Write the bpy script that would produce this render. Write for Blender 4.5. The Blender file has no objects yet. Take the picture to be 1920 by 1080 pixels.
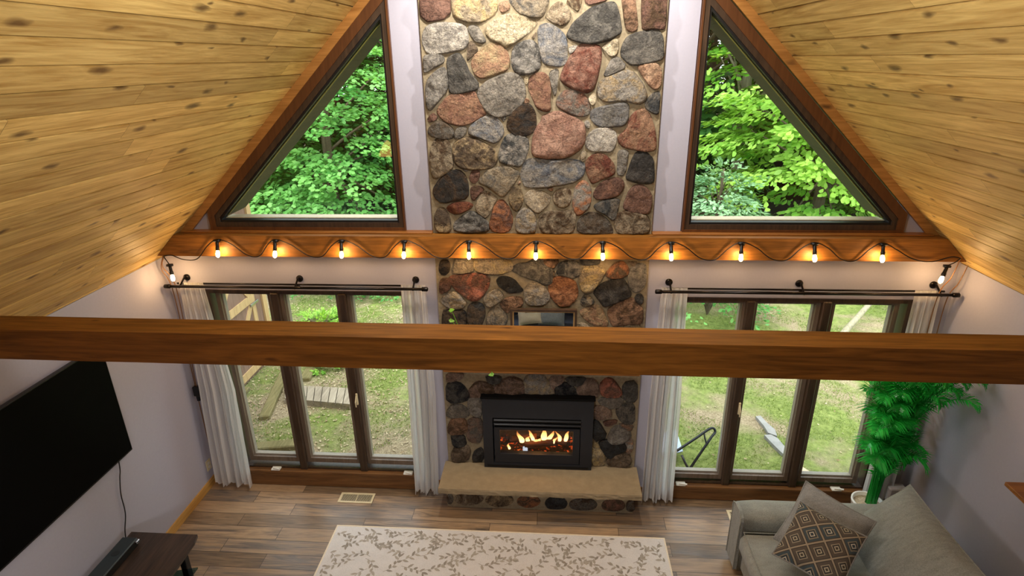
import bpy, math, random
import numpy as np
from mathutils import Vector, Matrix, noise
random.seed(7); rng = np.random.default_rng(7)
SC = bpy.context.scene
COL = SC.collection
PI = math.pi

# ------------------------------------------------------------------ camera
F_PX = 1099.64
CAM = Vector((0.1181, -4.6063, 3.9297))
def cam_axes():
    pi, ya, ro = math.radians(21.4264), math.radians(4.2634), math.radians(-0.9214)
    f = Vector((-math.sin(ya)*math.cos(pi), math.cos(ya)*math.cos(pi), -math.sin(pi)))
    r = Vector((math.cos(ya), math.sin(ya), 0)); u = r.cross(f)
    return r*math.cos(ro)+u*math.sin(ro), -r*math.sin(ro)+u*math.cos(ro), f
AX_R, AX_U, AX_F = cam_axes()
def hit(x, y, axis, val):                       # where the sight line through a photo point meets the plane axis = val
    d = AX_F + AX_R*((x-960)/F_PX) - AX_U*((y-540)/F_PX)
    return CAM + d*((val-CAM[axis])/d[axis])
cam = bpy.data.cameras.new('camera'); co = bpy.data.objects.new('camera', cam); COL.objects.link(co)
cam.sensor_width = 36; cam.lens = 36*F_PX/1920; cam.clip_start = .05; cam.clip_end = 300
M = Matrix((AX_R, AX_U, -AX_F)).transposed().to_4x4(); M.translation = CAM
co.matrix_world = M
SC.camera = co

# ------------------------------------------------------------------ node helpers
def lin(c):
    return tuple(((v/255)/12.92 if v/255 <= .04045 else ((v/255+.055)/1.055)**2.4) for v in c[:3])+(1,)
class NT:
    def __init__(s, name):
        s.m = bpy.data.materials.new(name); s.m.use_nodes = True
        s.t = s.m.node_tree; s.t.nodes.clear()
        s.out = s.n('ShaderNodeOutputMaterial')
    def n(s, ty, **kw):
        nd = s.t.nodes.new(ty)
        for k, v in kw.items():
            if k[0] == '_': nd.inputs[k[1:].replace('_', ' ')].default_value = v
            else: setattr(nd, k, v)
        return nd
    def l(s, a, b): s.t.links.new(a, b)
    def mix(s, fac, a, b, mode='MIX'):
        nd = s.n('ShaderNodeMix', data_type='RGBA', blend_type=mode)
        for i, v in ((0, fac), (6, a), (7, b)):
            if hasattr(v, 'is_output'): s.l(v, nd.inputs[i])
            else: nd.inputs[i].default_value = v
        return nd.outputs[2]
    def math(s, op, a, b=0., c=None):
        nd = s.n('ShaderNodeMath', operation=op)
        for i, v in enumerate((a, b, c)):
            if v is None: continue
            if hasattr(v, 'is_output'): s.l(v, nd.inputs[i])
            else: nd.inputs[i].default_value = v
        return nd.outputs[0]
    def ramp(s, fac, stops, interp='LINEAR'):
        nd = s.n('ShaderNodeValToRGB'); cr = nd.color_ramp; cr.interpolation = interp
        while len(cr.elements) < len(stops): cr.elements.new(.5)
        for e, (p, c) in zip(cr.elements, stops): e.position = p; e.color = c
        s.l(fac, nd.inputs[0]); return nd.outputs[0]
    def coord(s, kind='Object', scale=(1, 1, 1), rot=(0, 0, 0)):
        tc = s.n('ShaderNodeTexCoord'); mp = s.n('ShaderNodeMapping')
        mp.inputs['Scale'].default_value = scale; mp.inputs['Rotation'].default_value = rot
        s.l(tc.outputs[kind], mp.inputs[0]); return mp.outputs[0]
    def noise(s, vec, scale, detail=4, rough=.55, dist=0.):
        nd = s.n('ShaderNodeTexNoise'); nd.inputs['Scale'].default_value = scale
        nd.inputs['Detail'].default_value = detail; nd.inputs['Roughness'].default_value = rough
        nd.inputs['Distortion'].default_value = dist
        s.l(vec, nd.inputs['Vector']); return nd.outputs[0]
    def attr(s, name, out='Fac'):
        return s.n('ShaderNodeAttribute', attribute_name=name).outputs[out]
    def bump(s, h, strength=.3, dist=.01):
        nd = s.n('ShaderNodeBump'); nd.inputs['Strength'].default_value = strength; nd.inputs['Distance'].default_value = dist
        s.l(h, nd.inputs['Height']); return nd.outputs[0]
    def principled(s, color, rough=.5, normal=None, metal=0., spec=.5, **kw):
        p = s.n('ShaderNodeBsdfPrincipled')
        for k, v in (('Base Color', color), ('Roughness', rough), ('Metallic', metal), ('Specular IOR Level', spec)):
            if hasattr(v, 'is_output'): s.l(v, p.inputs[k])
            else: p.inputs[k].default_value = v
        if normal is not None: s.l(normal, p.inputs['Normal'])
        for k, v in kw.items(): p.inputs[k.replace('_', ' ')].default_value = v
        s.l(p.outputs[0], s.out.inputs[0]); return p

def plain(name, rgb, rough=.5, metal=0., spec=.5, var=.06, scale=30, bump=0.):
    t = NT(name); c = lin(rgb); v = t.coord()
    nz = t.noise(v, scale, 3)
    col = t.ramp(nz, [(.3, tuple(x*(1-var) for x in c[:3])+(1,)), (.7, tuple(min(1, x*(1+var)) for x in c[:3])+(1,))])
    t.principled(col, rough, t.bump(nz, bump) if bump else None, metal, spec)
    return t.m

def wood(name, dark, light, axis=0, rough=.45, kind='Object', knots=True, grain=1., tint=False, bump=.15, knotcol=(70, 45, 22), spec=.4):
    t = NT(name)
    sc = [14, 14, 14]; sc[axis] = 1.1
    if kind == 'UV': sc = [1.1, 14, 1]
    v = t.coord(kind, sc)
    n1 = t.noise(v, 1.3*grain, 5, .6, 1.6)
    sc2 = [90, 90, 90]; sc2[axis] = 4
    if kind == 'UV': sc2 = [4, 90, 1]
    n2 = t.noise(t.coord(kind, sc2), 1., 3)
    col = t.ramp(n1, [(.30, lin(dark)), (.66, lin(light))])
    col = t.mix(.28, col, t.ramp(n2, [(.35, lin(dark)), (.65, lin(light))]))
    if tint:
        a = t.attr('tint')
        col = t.mix(1., col, t.ramp(a, [(0, (.72, .68, .62, 1)), (1, (1.12, 1.08, 1.0, 1))]), 'MULTIPLY')
    h = n2
    if knots:
        sk = [7, 7, 7]; sk[axis] = 2.6
        if kind == 'UV': sk = [2.6, 7, 1]
        kv = t.coord(kind, sk)
        wob = t.n('ShaderNodeVectorMath', operation='ADD')
        t.l(kv, wob.inputs[0])
        nz = t.n('ShaderNodeTexNoise'); nz.inputs['Scale'].default_value = 3.
        t.l(kv, nz.inputs['Vector'])
        sb = t.n('ShaderNodeVectorMath', operation='SCALE'); sb.inputs['Scale'].default_value = .25
        t.l(nz.outputs['Color'], sb.inputs[0]); t.l(sb.outputs[0], wob.inputs[1])
        vo = t.n('ShaderNodeTexVoronoi', feature='F1'); vo.inputs['Scale'].default_value = 1.
        if kind == 'UV': vo.voronoi_dimensions = '2D'
        t.l(wob.outputs[0], vo.inputs['Vector'])
        sel = t.n('ShaderNodeSeparateColor'); t.l(vo.outputs['Color'], sel.inputs[0])
        on = t.math('GREATER_THAN', sel.outputs[0], .44)
        size = t.math('MULTIPLY_ADD', sel.outputs[1], .16, .05)
        k = t.math('DIVIDE', vo.outputs['Distance'], size)
        kf = t.ramp(k, [(.25, (1, 1, 1, 1)), (.62, (.55, .55, .55, 1)), (1., (0, 0, 0, 1))])
        kf = t.math('MULTIPLY', kf, on)
        col = t.mix(t.math('MULTIPLY', kf, .85), col, lin(knotcol))
    t.principled(col, rough, t.bump(h, bump, .004), spec=spec)
    return t.m

# ------------------------------------------------------------------ mesh helpers
class MB:
    def __init__(s): s.v = []; s.f = []; s.mi = []; s.uv = []; s.tint = []; s.useuv = False; s.m = 0; s.t = .5
    def face(s, idx, uv=None):
        s.f.append(tuple(idx)); s.mi.append(s.m); s.tint.append(s.t)
        if uv: s.useuv = True
        s.uv.append(uv)
    def add(s, vs): b = len(s.v); s.v.extend([tuple(x) for x in vs]); return b
    def box(s, lo, hi, bev=0.):
        x0, y0, z0 = lo; x1, y1, z1 = hi
        if bev:
            c = [(lo[i]+hi[i])/2 for i in range(3)]
            return s.obox(c, (1, 0, 0), (0, 1, 0), (0, 0, 1), [(hi[i]-lo[i])/2 for i in range(3)], bev)
        b = s.add([(x0, y0, z0), (x1, y0, z0), (x1, y1, z0), (x0, y1, z0), (x0, y0, z1), (x1, y0, z1), (x1, y1, z1), (x0, y1, z1)])
        for q in ((0, 3, 2, 1), (4, 5, 6, 7), (0, 1, 5, 4), (1, 2, 6, 5), (2, 3, 7, 6), (3, 0, 4, 7)): s.face([b+i for i in q])
        return s
    def obox(s, c, ax, ay, az, h, bev=0.):
        c = Vector(c); A = [Vector(ax).normalized(), Vector(ay).normalized(), Vector(az).normalized()]
        if not bev:
            b = s.add([c+A[0]*h[0]*i+A[1]*h[1]*j+A[2]*h[2]*k for k in (-1, 1) for j in (-1, 1) for i in (-1, 1)])
            for q in ((0, 2, 3, 1), (4, 5, 7, 6), (0, 1, 5, 4), (1, 3, 7, 5), (3, 2, 6, 7), (2, 0, 4, 6)): s.face([b+i for i in q])
            return s
        e = min(bev, min(h)*.98)                       # 24-vertex bevelled box
        idx = {}
        for k in (-1, 1):
            for j in (-1, 1):
                for i in (-1, 1):
                    for a in range(3):
                        d = [h[0]-e, h[1]-e, h[2]-e]; d[a] = h[a]
                        idx[i, j, k, a] = s.add([c+A[0]*d[0]*i+A[1]*d[1]*j+A[2]*d[2]*k])
        flip = A[0].cross(A[1]).dot(A[2]) < 0
        def fc(L):
            P = [Vector(s.v[i]) for i in L]; n = (P[1]-P[0]).cross(P[2]-P[0]); m = sum(P, Vector())/len(P)-c
            s.face(L if n.dot(m) > 0 else L[::-1])
        for a in range(3):
            o = [x for x in range(3) if x != a]
            for sg in (-1, 1):
                L = []
                for p, q in ((-1, -1), (1, -1), (1, 1), (-1, 1)):
                    t = [0, 0, 0]; t[a] = sg; t[o[0]] = p; t[o[1]] = q
                    L.append(idx[t[0], t[1], t[2], a])
                fc(L)
        for a in range(3):                              # edges parallel to axis a
            o = [x for x in range(3) if x != a]
            for p in (-1, 1):
                for q in (-1, 1):
                    L = []
                    for w, ff in ((-1, o[0]), (1, o[0]), (1, o[1]), (-1, o[1])):
                        t = [0, 0, 0]; t[a] = w; t[o[0]] = p; t[o[1]] = q
                        L.append(idx[t[0], t[1], t[2], ff])
                    fc(L)
        for k in (-1, 1):
            for j in (-1, 1):
                for i in (-1, 1): fc([idx[i, j, k, a] for a in range(3)])
        return s
    def prism(s, poly, fn, a, b):                       # polygon (2D) extruded between fn(p, a) and fn(p, b)
        n = len(poly)
        area = sum(poly[i][0]*poly[(i+1) % n][1]-poly[(i+1) % n][0]*poly[i][1] for i in range(n))
        if area < 0: poly = poly[::-1]
        i0 = s.add([fn(p, a) for p in poly]); i1 = s.add([fn(p, b) for p in poly])
        s.face([i0+i for i in range(n)]); s.face([i1+i for i in range(n)][::-1])
        for i in range(n):
            j = (i+1) % n; s.face([i0+j, i0+i, i1+i, i1+j])
        return s
    def xz(s, poly, y0, y1): return s.prism(poly, lambda p, y: (p[0], y, p[1]), y0, y1)
    def xy(s, poly, z0, z1): return s.prism(poly, lambda p, z: (p[0], p[1], z), z1, z0)
    def ring(s, outer, inner, y0, y1):                  # frame in xz between two polygons of equal count
        n = len(outer)
        I = [s.add([(p[0], y, p[1]) for p in P]) for P in (outer, inner) for y in (y0, y1)]
        for i in range(n):
            j = (i+1) % n
            s.face([I[0]+i, I[0]+j, I[2]+j, I[2]+i]); s.face([I[1]+j, I[1]+i, I[3]+i, I[3]+j])
            s.face([I[0]+j, I[0]+i, I[1]+i, I[1]+j]); s.face([I[2]+i, I[2]+j, I[3]+j, I[3]+i])
        return s
    def tube(s, pts, r, n=8, caps=True):
        pts = [Vector(p) for p in pts]; N = len(pts)
        rad = r if isinstance(r, (list, tuple)) else [r]*N
        rings = []; up = None
        for i, p in enumerate(pts):
            d = (pts[min(i+1, N-1)]-pts[max(i-1, 0)])
            d = d.normalized() if d.length > 1e-9 else Vector((0, 0, 1))
            if up is None:
                up = Vector((0, 0, 1)) if abs(d.z) < .9 else Vector((1, 0, 0))
            a = (up-d*up.dot(d)).normalized(); b = d.cross(a); up = a
            rings.append(s.add([p+(a*math.cos(2*PI*k/n)+b*math.sin(2*PI*k/n))*rad[i] for k in range(n)]))
        for i in range(N-1):
            for k in range(n):
                j = (k+1) % n; s.face([rings[i]+k, rings[i]+j, rings[i+1]+j, rings[i+1]+k])
        if caps:
            s.face([rings[0]+k for k in range(n)][::-1]); s.face([rings[-1]+k for k in range(n)])
        return s
    def lathe(s, c, prof, n=24, axis=(0, 0, 1)):        # prof: (radius, height) bottom to top
        ax = Vector(axis).normalized(); t = Vector((1, 0, 0)) if abs(ax.x) < .9 else Vector((0, 1, 0))
        a = (t-ax*t.dot(ax)).normalized(); b = ax.cross(a); c = Vector(c); R = []
        for r, h in prof:
            R.append(s.add([c+ax*h+(a*math.cos(2*PI*k/n)+b*math.sin(2*PI*k/n))*max(r, 1e-4) for k in range(n)]))
        for i in range(len(R)-1):
            for k in range(n):
                j = (k+1) % n; s.face([R[i]+k, R[i]+j, R[i+1]+j, R[i+1]+k])
        s.face([R[0]+k for k in range(n)][::-1]); s.face([R[-1]+k for k in range(n)])
        return s
    def grid(s, P, closed=False):                       # P[i][j] points
        n, m = len(P), len(P[0]); b = s.add([p for row in P for p in row])
        for i in range(n-1):
            for j in range(m-1 if not closed else m):
                k = (j+1) % m
                s.face([b+i*m+j, b+i*m+k, b+(i+1)*m+k, b+(i+1)*m+j])
        return b
    def build(s, name, mats, parent=None, smooth=False, loc=None):
        if not isinstance(mats, (list, tuple)): mats = [mats]
        me = bpy.data.meshes.new(name)
        base = Vector((0, 0, 0))
        p = parent
        while p is not None: base += p.location; p = p.parent
        if loc is not None: base += Vector(loc)
        vs = [(x-base.x, y-base.y, z-base.z) for x, y, z in s.v]
        me.from_pydata(vs, [], s.f)
        for m in mats: me.materials.append(m)
        if len(mats) > 1: me.polygons.foreach_set('material_index', s.mi)
        if smooth: me.polygons.foreach_set('use_smooth', [True]*len(s.f))
        if s.useuv:
            uv = me.uv_layers.new(name='UVMap'); d = []
            for f, u in zip(s.f, s.uv): d.extend(c for q in (u or [(0, 0)]*len(f)) for c in q)
            uv.data.foreach_set('uv', d)
        a = me.attributes.new('tint', 'FLOAT', 'FACE'); a.data.foreach_set('value', s.tint)
        me.validate(); me.update()
        o = bpy.data.objects.new(name, me); COL.objects.link(o)
        if loc is not None: o.location = loc
        if parent is not None: o.parent = parent
        return o
def tag(o, label=None, cat=None, group=None, kind=None):
    for k, v in (('label', label), ('category', cat), ('group', group), ('kind', kind)):
        if v: o[k] = v
    return o
def thing(name, label, cat, loc=(0, 0, 0), group=None, kind=None):
    o = bpy.data.objects.new(name, None); COL.objects.link(o); o.location = loc; o.empty_display_size = .1
    return tag(o, label, cat, group, kind)
def struct(name, mb, mat, parent=None, smooth=False):
    o = mb.build(name, mat, parent, smooth)
    if parent is None: o['kind'] = 'structure'
    return o
def bez(p0, p1, p2, p3, n=12):
    p0, p1, p2, p3 = map(Vector, (p0, p1, p2, p3)); out = []
    for i in range(n+1):
        t = i/n; u = 1-t
        out.append(p0*u**3+p1*3*u*u*t+p2*3*u*t*t+p3*t**3)
    return out
def catmull(P, n=8):
    P = [Vector(p) for p in P]; Q = [P[0]*2-P[1]]+P+[P[-1]*2-P[-2]]; out = []
    for i in range(1, len(Q)-2):
        for k in range(n):
            t = k/n; a, b, c, d = Q[i-1], Q[i], Q[i+1], Q[i+2]
            out.append(.5*((2*b)+(c-a)*t+(2*a-5*b+4*c-d)*t*t+(3*b-a-3*c+d)*t**3))
    return out+[P[-1]]

# ------------------------------------------------------------------ materials
M_pine = wood('pine_board', (172, 132, 64), (240, 212, 140), kind='UV', rough=.5, tint=True, knotcol=(84, 52, 20), bump=.25)
M_beam = wood('cedar_beam', (88, 54, 18), (152, 100, 40), axis=0, rough=.55, knotcol=(66, 34, 12), spec=.25)
M_trimoak = wood('honey_trim', (110, 66, 26), (164, 106, 48), axis=0, rough=.4)
M_rake = wood('honey_rake_trim', (142, 94, 42), (190, 136, 72), axis=0, rough=.45)
M_oakrail = wood('golden_baseboard', (170, 125, 60), (210, 165, 95), axis=1, rough=.4, knots=False)
M_dark = wood('dark_stained_frame', (42, 32, 26), (78, 60, 46), axis=2, rough=.38, knots=False)
M_sash = wood('brown_sash', (78, 66, 56), (122, 106, 92), axis=2, rough=.4, knots=False)
M_casing = wood('walnut_casing', (78, 46, 24), (100, 62, 34), axis=2, rough=.4, knots=False)
M_sillwood = wood('brown_base_wood', (82, 54, 30), (134, 94, 56), axis=0, rough=.4)
M_gasket = plain('black_gasket', (16, 15, 15), .5)
M_soffit = plain('olive_soffit', (25, 21, 14), .6)
M_bead = plain('greige_bead', (150, 142, 130), .45)
M_pale = plain('pale_sill', (205, 190, 160), .5)
M_wall = plain('lavender_grey_paint', (172, 171, 187), .75, var=.02, scale=60, bump=.03, spec=.25)
M_white = plain('white_plastic', (225, 222, 212), .4)
M_cream = plain('cream_plastic', (214, 200, 164), .4)
M_black = plain('black_metal', (20, 19, 20), .35, .3)
M_blackmat = plain('matte_black_steel', (33, 35, 42), .55, .2)
M_rod = plain('bronze_black_rod', (26, 21, 20), .28, .7)
M_mortar = plain('sandy_mortar', (140, 128, 106), .95, var=.16, scale=40, bump=.6, spec=.1)
M_slab = plain('limestone_slab', (144, 128, 102), .8, var=.1, scale=14, bump=.25, spec=.2)
M_steel = plain('chrome', (200, 200, 205), .2, 1.)

def glass_mat(name, tintc=(1, 1, 1, 1), refl=.9, rough=0.):
    t = NT(name)
    tr = t.n('ShaderNodeBsdfTransparent'); tr.inputs[0].default_value = tintc
    gl = t.n('ShaderNodeBsdfGlossy'); gl.inputs['Roughness'].default_value = rough
    fr = t.n('ShaderNodeFresnel'); bf = t.n('ShaderNodeNewGeometry').outputs['Backfacing']; t.l(t.math('MULTIPLY_ADD', bf, 1/1.5-1.5, 1.5), fr.inputs[0])
    mx = t.n('ShaderNodeMixShader')
    t.l(t.math('MULTIPLY', fr.outputs[0], refl), mx.inputs[0]); t.l(tr.outputs[0], mx.inputs[1]); t.l(gl.outputs[0], mx.inputs[2])
    t.l(mx.outputs[0], t.out.inputs[0]); return t.m
M_glass = glass_mat('window_glass', (.97, .98, .97, 1))
M_fglass = glass_mat('firebox_glass', (.9, .88, .86, 1), .6)
M_tealglass = glass_mat('teal_shelf_glass', (.35, .5, .52, 1), 1.)

def emis(name, rgb, strength, trans=0.):
    t = NT(name); e = t.n('ShaderNodeEmission'); e.inputs[0].default_value = rgb+(1,); e.inputs[1].default_value = strength
    if trans:
        tr = t.n('ShaderNodeBsdfTransparent'); mx = t.n('ShaderNodeMixShader'); mx.inputs[0].default_value = trans
        t.l(e.outputs[0], mx.inputs[1]); t.l(tr.outputs[0], mx.inputs[2]); t.l(mx.outputs[0], t.out.inputs[0])
    else: t.l(e.outputs[0], t.out.inputs[0])
    return t.m

# stone: two colours per stone from attributes
def stone_mat():
    t = NT('fieldstone'); v = t.coord()
    c1 = t.attr('stone_a', 'Color'); c2 = t.attr('stone_b', 'Color'); c3 = t.attr('stone_off', 'Vector')
    ad = t.n('ShaderNodeVectorMath', operation='ADD'); t.l(v, ad.inputs[0]); t.l(c3, ad.inputs[1])
    n1 = t.noise(ad.outputs[0], 8, 7, .66, 1.2)
    n2 = t.noise(ad.outputs[0], 95, 3, .75)
    n3 = t.noise(ad.outputs[0], 16, 8, .68, .6)
    n4 = t.noise(ad.outputs[0], 34, 5, .7, 1.)
    col = t.mix(t.ramp(n1, [(.44, (0, 0, 0, 1)), (.60, (1, 1, 1, 1))]), c1, c2)
    sp = t.ramp(n2, [(.3, (.45, .45, .48, 1)), (.5, (1, 1, 1, 1)), (.72, (1.4, 1.38, 1.32, 1))])
    col = t.mix(.8, col, sp, 'MULTIPLY')
    col = t.mix(.75, col, t.ramp(n4, [(.34, (.42, .42, .46, 1)), (.52, (1, 1, 1, 1)), (.7, (1.22, 1.2, 1.15, 1))]), 'MULTIPLY')
    h = t.math('ADD', t.math('MULTIPLY', n3, 1.), t.math('MULTIPLY', n2, .22))
    t.principled(col, .85, t.bump(h, 1., .05), spec=.2); return t.m
M_stone = stone_mat()

def floor_mat():
    t = NT('wood_plank_tile'); v = t.coord()
    b = t.n('ShaderNodeTexBrick', offset=.37, offset_frequency=2, squash=1., squash_frequency=2)
    for k, x in (('Scale', 1.), ('Mortar Size', .0022), ('Mortar Smooth', .1), ('Bias', 0.), ('Brick Width', 1.15), ('Row Height', .152)): b.inputs[k].default_value = x
    b.inputs['Color1'].default_value = (0, 0, 0, 1); b.inputs['Color2'].default_value = (1, 1, 1, 1); b.inputs['Mortar'].default_value = (.5, .5, .5, 1)
    t.l(v, b.inputs['Vector'])
    bw = t.n('ShaderNodeRGBToBW'); t.l(b.outputs['Color'], bw.inputs[0])
    ad = t.n('ShaderNodeVectorMath', operation='ADD'); t.l(t.coord('Object', (1.2, 11, 1)), ad.inputs[0])
    cb = t.n('ShaderNodeCombineXYZ'); t.l(t.math('MULTIPLY', bw.outputs[0], 37.), cb.inputs[0]); t.l(t.math('MULTIPLY', bw.outputs[0], 11.), cb.inputs[1]); t.l(cb.outputs[0], ad.inputs[1])
    n1 = t.noise(ad.outputs[0], 1.3, 5, .6, .8)
    n2 = t.noise(t.coord('Object', (5, 90, 1)), 1., 3)
    f = t.math('ADD', t.math('MULTIPLY', bw.outputs[0], .62), t.math('MULTIPLY', n1, .5))
    col = t.ramp(f, [(.2, lin((70, 64, 60))), (.36, lin((112, 94, 74))), (.5, lin((168, 140, 108))), (.62, lin((98, 95, 94))), (.78, lin((186, 156, 122))), (.9, lin((88, 80, 74)))])
    col = t.mix(.3, col, t.ramp(n2, [(.35, lin((78, 60, 46))), (.65, lin((164, 134, 104)))]))
    col = t.mix(b.outputs['Fac'], col, lin((70, 58, 48)))
    t.principled(col, t.ramp(n1, [(.3, (.30, .30, .30, 1)), (.7, (.46, .46, .46, 1))]), t.bump(t.math('SUBTRACT', n2, b.outputs['Fac']), .18, .003), spec=.5)
    return t.m
M_floor = floor_mat()

def fabric(name, a, b, scale=160, stretch=(1, 1, 1), bump=.5, rough=.95):
    t = NT(name); v = t.coord('Object', stretch)
    n1 = t.noise(v, scale, 3, .7); n2 = t.noise(v, scale*.09, 4)
    col = t.mix(.3, t.ramp(n1, [(.35, lin(a)), (.65, lin(b))]), t.ramp(n2, [(.3, lin(a)), (.7, lin(b))]))
    p = t.principled(col, rough, t.bump(n1, bump, .004), spec=.15); p.inputs['Sheen Weight'].default_value = .2
    return t.m
M_sofa = fabric('taupe_sofa_weave', (114, 115, 110), (166, 167, 158), 120, (1, 3, 1))
M_backc = fabric('taupe_sofa_weave_fine', (108, 110, 107), (164, 165, 159), 120, (1, 4, 1))
M_gpillow = fabric('grey_pillow_weave', (106, 106, 106), (160, 159, 156), 140, (1, 2.5, 1))
M_navy = fabric('navy_sofa_cloth', (24, 30, 44), (40, 48, 66), 120)
M_knit = fabric('blue_grey_knit', (110, 120, 132), (160, 170, 180), 70, (1, 6, 1))
M_creamp = fabric('cream_pillow_cloth', (205, 198, 182), (232, 226, 212), 120)
def sheer_mat():
    t = NT('white_sheer'); v = t.coord('Object', (1, 1, 1))
    n = t.noise(v, 220, 2)
    d = t.n('ShaderNodeBsdfDiffuse'); d.inputs[0].default_value = (.92, .915, .91, 1)
    tl = t.n('ShaderNodeBsdfTranslucent'); tl.inputs[0].default_value = (.9, .9, .9, 1)
    tr = t.n('ShaderNodeBsdfTransparent')
    m1 = t.n('ShaderNodeMixShader'); m1.inputs[0].default_value = .6; t.l(d.outputs[0], m1.inputs[1]); t.l(tl.outputs[0], m1.inputs[2])
    m2 = t.n('ShaderNodeMixShader'); t.l(t.math('MULTIPLY_ADD', n, .2, .02), m2.inputs[0]); t.l(m1.outputs[0], m2.inputs[1]); t.l(tr.outputs[0], m2.inputs[2])
    t.l(m2.outputs[0], t.out.inputs[0]); return t.m
M_sheer = sheer_mat()
def leaf_mat(name, dark, light, trans=.35, rough=.45):
    t = NT(name); a = t.attr('tint')
    col = t.ramp(a, [(0, lin(dark)), (1, lin(light))])
    p = t.n('ShaderNodeBsdfPrincipled'); t.l(col, p.inputs['Base Color']); p.inputs['Roughness'].default_value = rough; p.inputs['Specular IOR Level'].default_value = .35
    tl = t.n('ShaderNodeBsdfTranslucent'); t.l(t.mix(1., col, (1.3, 1.25, .6, 1), 'MULTIPLY'), tl.inputs[0])
    mx = t.n('ShaderNodeMixShader'); mx.inputs[0].default_value = trans
    t.l(p.outputs[0], mx.inputs[1]); t.l(tl.outputs[0], mx.inputs[2]); t.l(mx.outputs[0], t.out.inputs[0]); return t.m
M_maple = leaf_mat('maple_leaf', (66, 137, 57), (146, 202, 113))
M_lime = leaf_mat('lime_leaf', (95, 154, 44), (180, 217, 103))
M_blueleaf = leaf_mat('blue_green_leaf', (100, 147, 106), (165, 198, 158))
M_deep = leaf_mat('forest_leaf', (30, 73, 30), (82, 135, 63), .25)
M_bush = leaf_mat('bush_leaf', (64, 126, 57), (130, 184, 103))
M_palm = leaf_mat('palm_leaflet', (8, 124, 40), (56, 206, 84), .2, .22)
M_vine = leaf_mat('vine_leaf', (70, 140, 40), (150, 205, 80))
M_grass = leaf_mat('grass_blade', (97, 122, 55), (159, 174, 100), .3, .6)
M_litter = leaf_mat('dry_leaf', (144, 122, 89), (199, 184, 151), .1, .8)
M_bark = wood('bark', (62, 52, 40), (118, 104, 84), axis=2, rough=.9, knots=False, bump=.6)
M_barkpale = wood('pale_bark', (112, 104, 84), (168, 160, 132), axis=2, rough=.9, knots=False, bump=.5)

def lawn_mat():
    t = NT('lawn_ground'); v = t.coord()
    sx = t.n('ShaderNodeSeparateXYZ'); t.l(v, sx.inputs[0])
    n1 = t.noise(v, .9, 6, .6, .4); n2 = t.noise(v, 14, 5, .7); n3 = t.noise(v, 55, 3, .7)
    grass = t.ramp(n2, [(.3, lin((92, 106, 52))), (.7, lin((148, 160, 90)))])
    dirt = t.ramp(n3, [(.3, lin((118, 102, 78))), (.7, lin((184, 168, 138)))])
    left = t.math('MULTIPLY', t.math('SUBTRACT', -.6, sx.outputs[0]), .12)    # the left yard is mossier and barer
    f = t.math('ADD', n1, t.math('MINIMUM', t.math('MAXIMUM', left, -.015), .05))
    col = t.mix(t.ramp(f, [(.46, (0, 0, 0, 1)), (.60, (1, 1, 1, 1))]), grass, dirt)
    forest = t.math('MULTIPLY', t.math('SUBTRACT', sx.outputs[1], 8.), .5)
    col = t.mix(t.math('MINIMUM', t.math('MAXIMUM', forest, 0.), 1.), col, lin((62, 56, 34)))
    t.principled(col, .95, t.bump(n3, .8, .03), spec=.1); return t.m
M_lawn = lawn_mat()

# ------------------------------------------------------------------ room dimensions
XL, XR, EAVE, AX = -3.255, 3.328, 2.369, .0365
APEX = EAVE + (XR-XL)/2
REAR = -9.0
def zc(x): return EAVE + (x-XL) if x < AX else EAVE + (XR-x)

# floor, walls
b = MB(); b.box((XL-.2, REAR-.2, -.12), (XR+.2, .02, 0)); struct('floor', b, M_floor)
b = MB(); b.box((XL-.2, REAR, 0), (XL, 0, EAVE)); struct('wall_left', b, M_wall)
b = MB(); b.box((XR, REAR, 0), (XR+.2, 0, EAVE)); struct('wall_right', b, M_wall)
b = MB(); b.xz([(XL-.2, 0), (XR+.2, 0), (XR+.2, EAVE-.2), (AX, APEX), (XL-.2, EAVE-.2)], REAR-.2, REAR); struct('wall_rear', b, M_wall)
b = MB(); b.box((XL, REAR, 2.25), (XR, -3.75, 2.45)); struct('floor_loft', b, M_floor)
b = MB(); b.box((XL+.001, -3.87, 2.02), (XR-.001, -3.75, 2.249)); struct('loft_edge_light_block', b, M_trimoak)  # unseen header added to keep the downstairs fill off the near beam

# gable wall with its four openings
LW = (-2.95, -1.04, .05, 2.075); RW = (1.09, 3.05, .03, 2.055)
b = MB(); y0, y1 = 0., .15
def wp(*P): b.xz(list(P), y0, y1)
wp((XL-.2, -.3), (LW[0], -.3), (LW[0], 2.62), (XL, 2.369), (XL-.2, 2.169))
wp((LW[1], -.3), (RW[0], -.3), (RW[0], .44), (LW[1], .44)); wp((LW[1], .44), (-.40, .44), (-.40, .84), (LW[1], .84)); wp((.37, .44), (RW[0], .44), (RW[0], .84), (.37, .84)); wp((LW[1], .84), (RW[0], .84), (RW[0], 2.62), (LW[1], 2.62))
wp((RW[1], -.3), (XR+.2, -.3), (XR+.2, 2.169), (XR, 2.369), (RW[1], 2.647))
wp((LW[0], LW[3]), (LW[1], LW[3]), (LW[1], 2.62), (LW[0], 2.62)); wp((RW[0], RW[3]), (RW[1], RW[3]), (RW[1], 2.62), (RW[0], 2.62))
wp((LW[0], -.3), (LW[1], -.3), (LW[1], LW[2]), (LW[0], LW[2])); wp((RW[0], -.3), (RW[1], -.3), (RW[1], RW[2]), (RW[0], RW[2]))
wp((LW[0], 2.62), (-2.754, 2.62), (-2.754, 2.87), (-3.004, 2.62)); wp((RW[1], 2.62), (3.077, 2.62), (2.82, 2.877), (2.82, 2.62))
wp((-1.087, 2.62), (1.13, 2.62), (1.13, zc(1.13)), (AX, APEX), (-1.087, zc(-1.087)))
struct('wall_back', b, M_wall)

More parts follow.
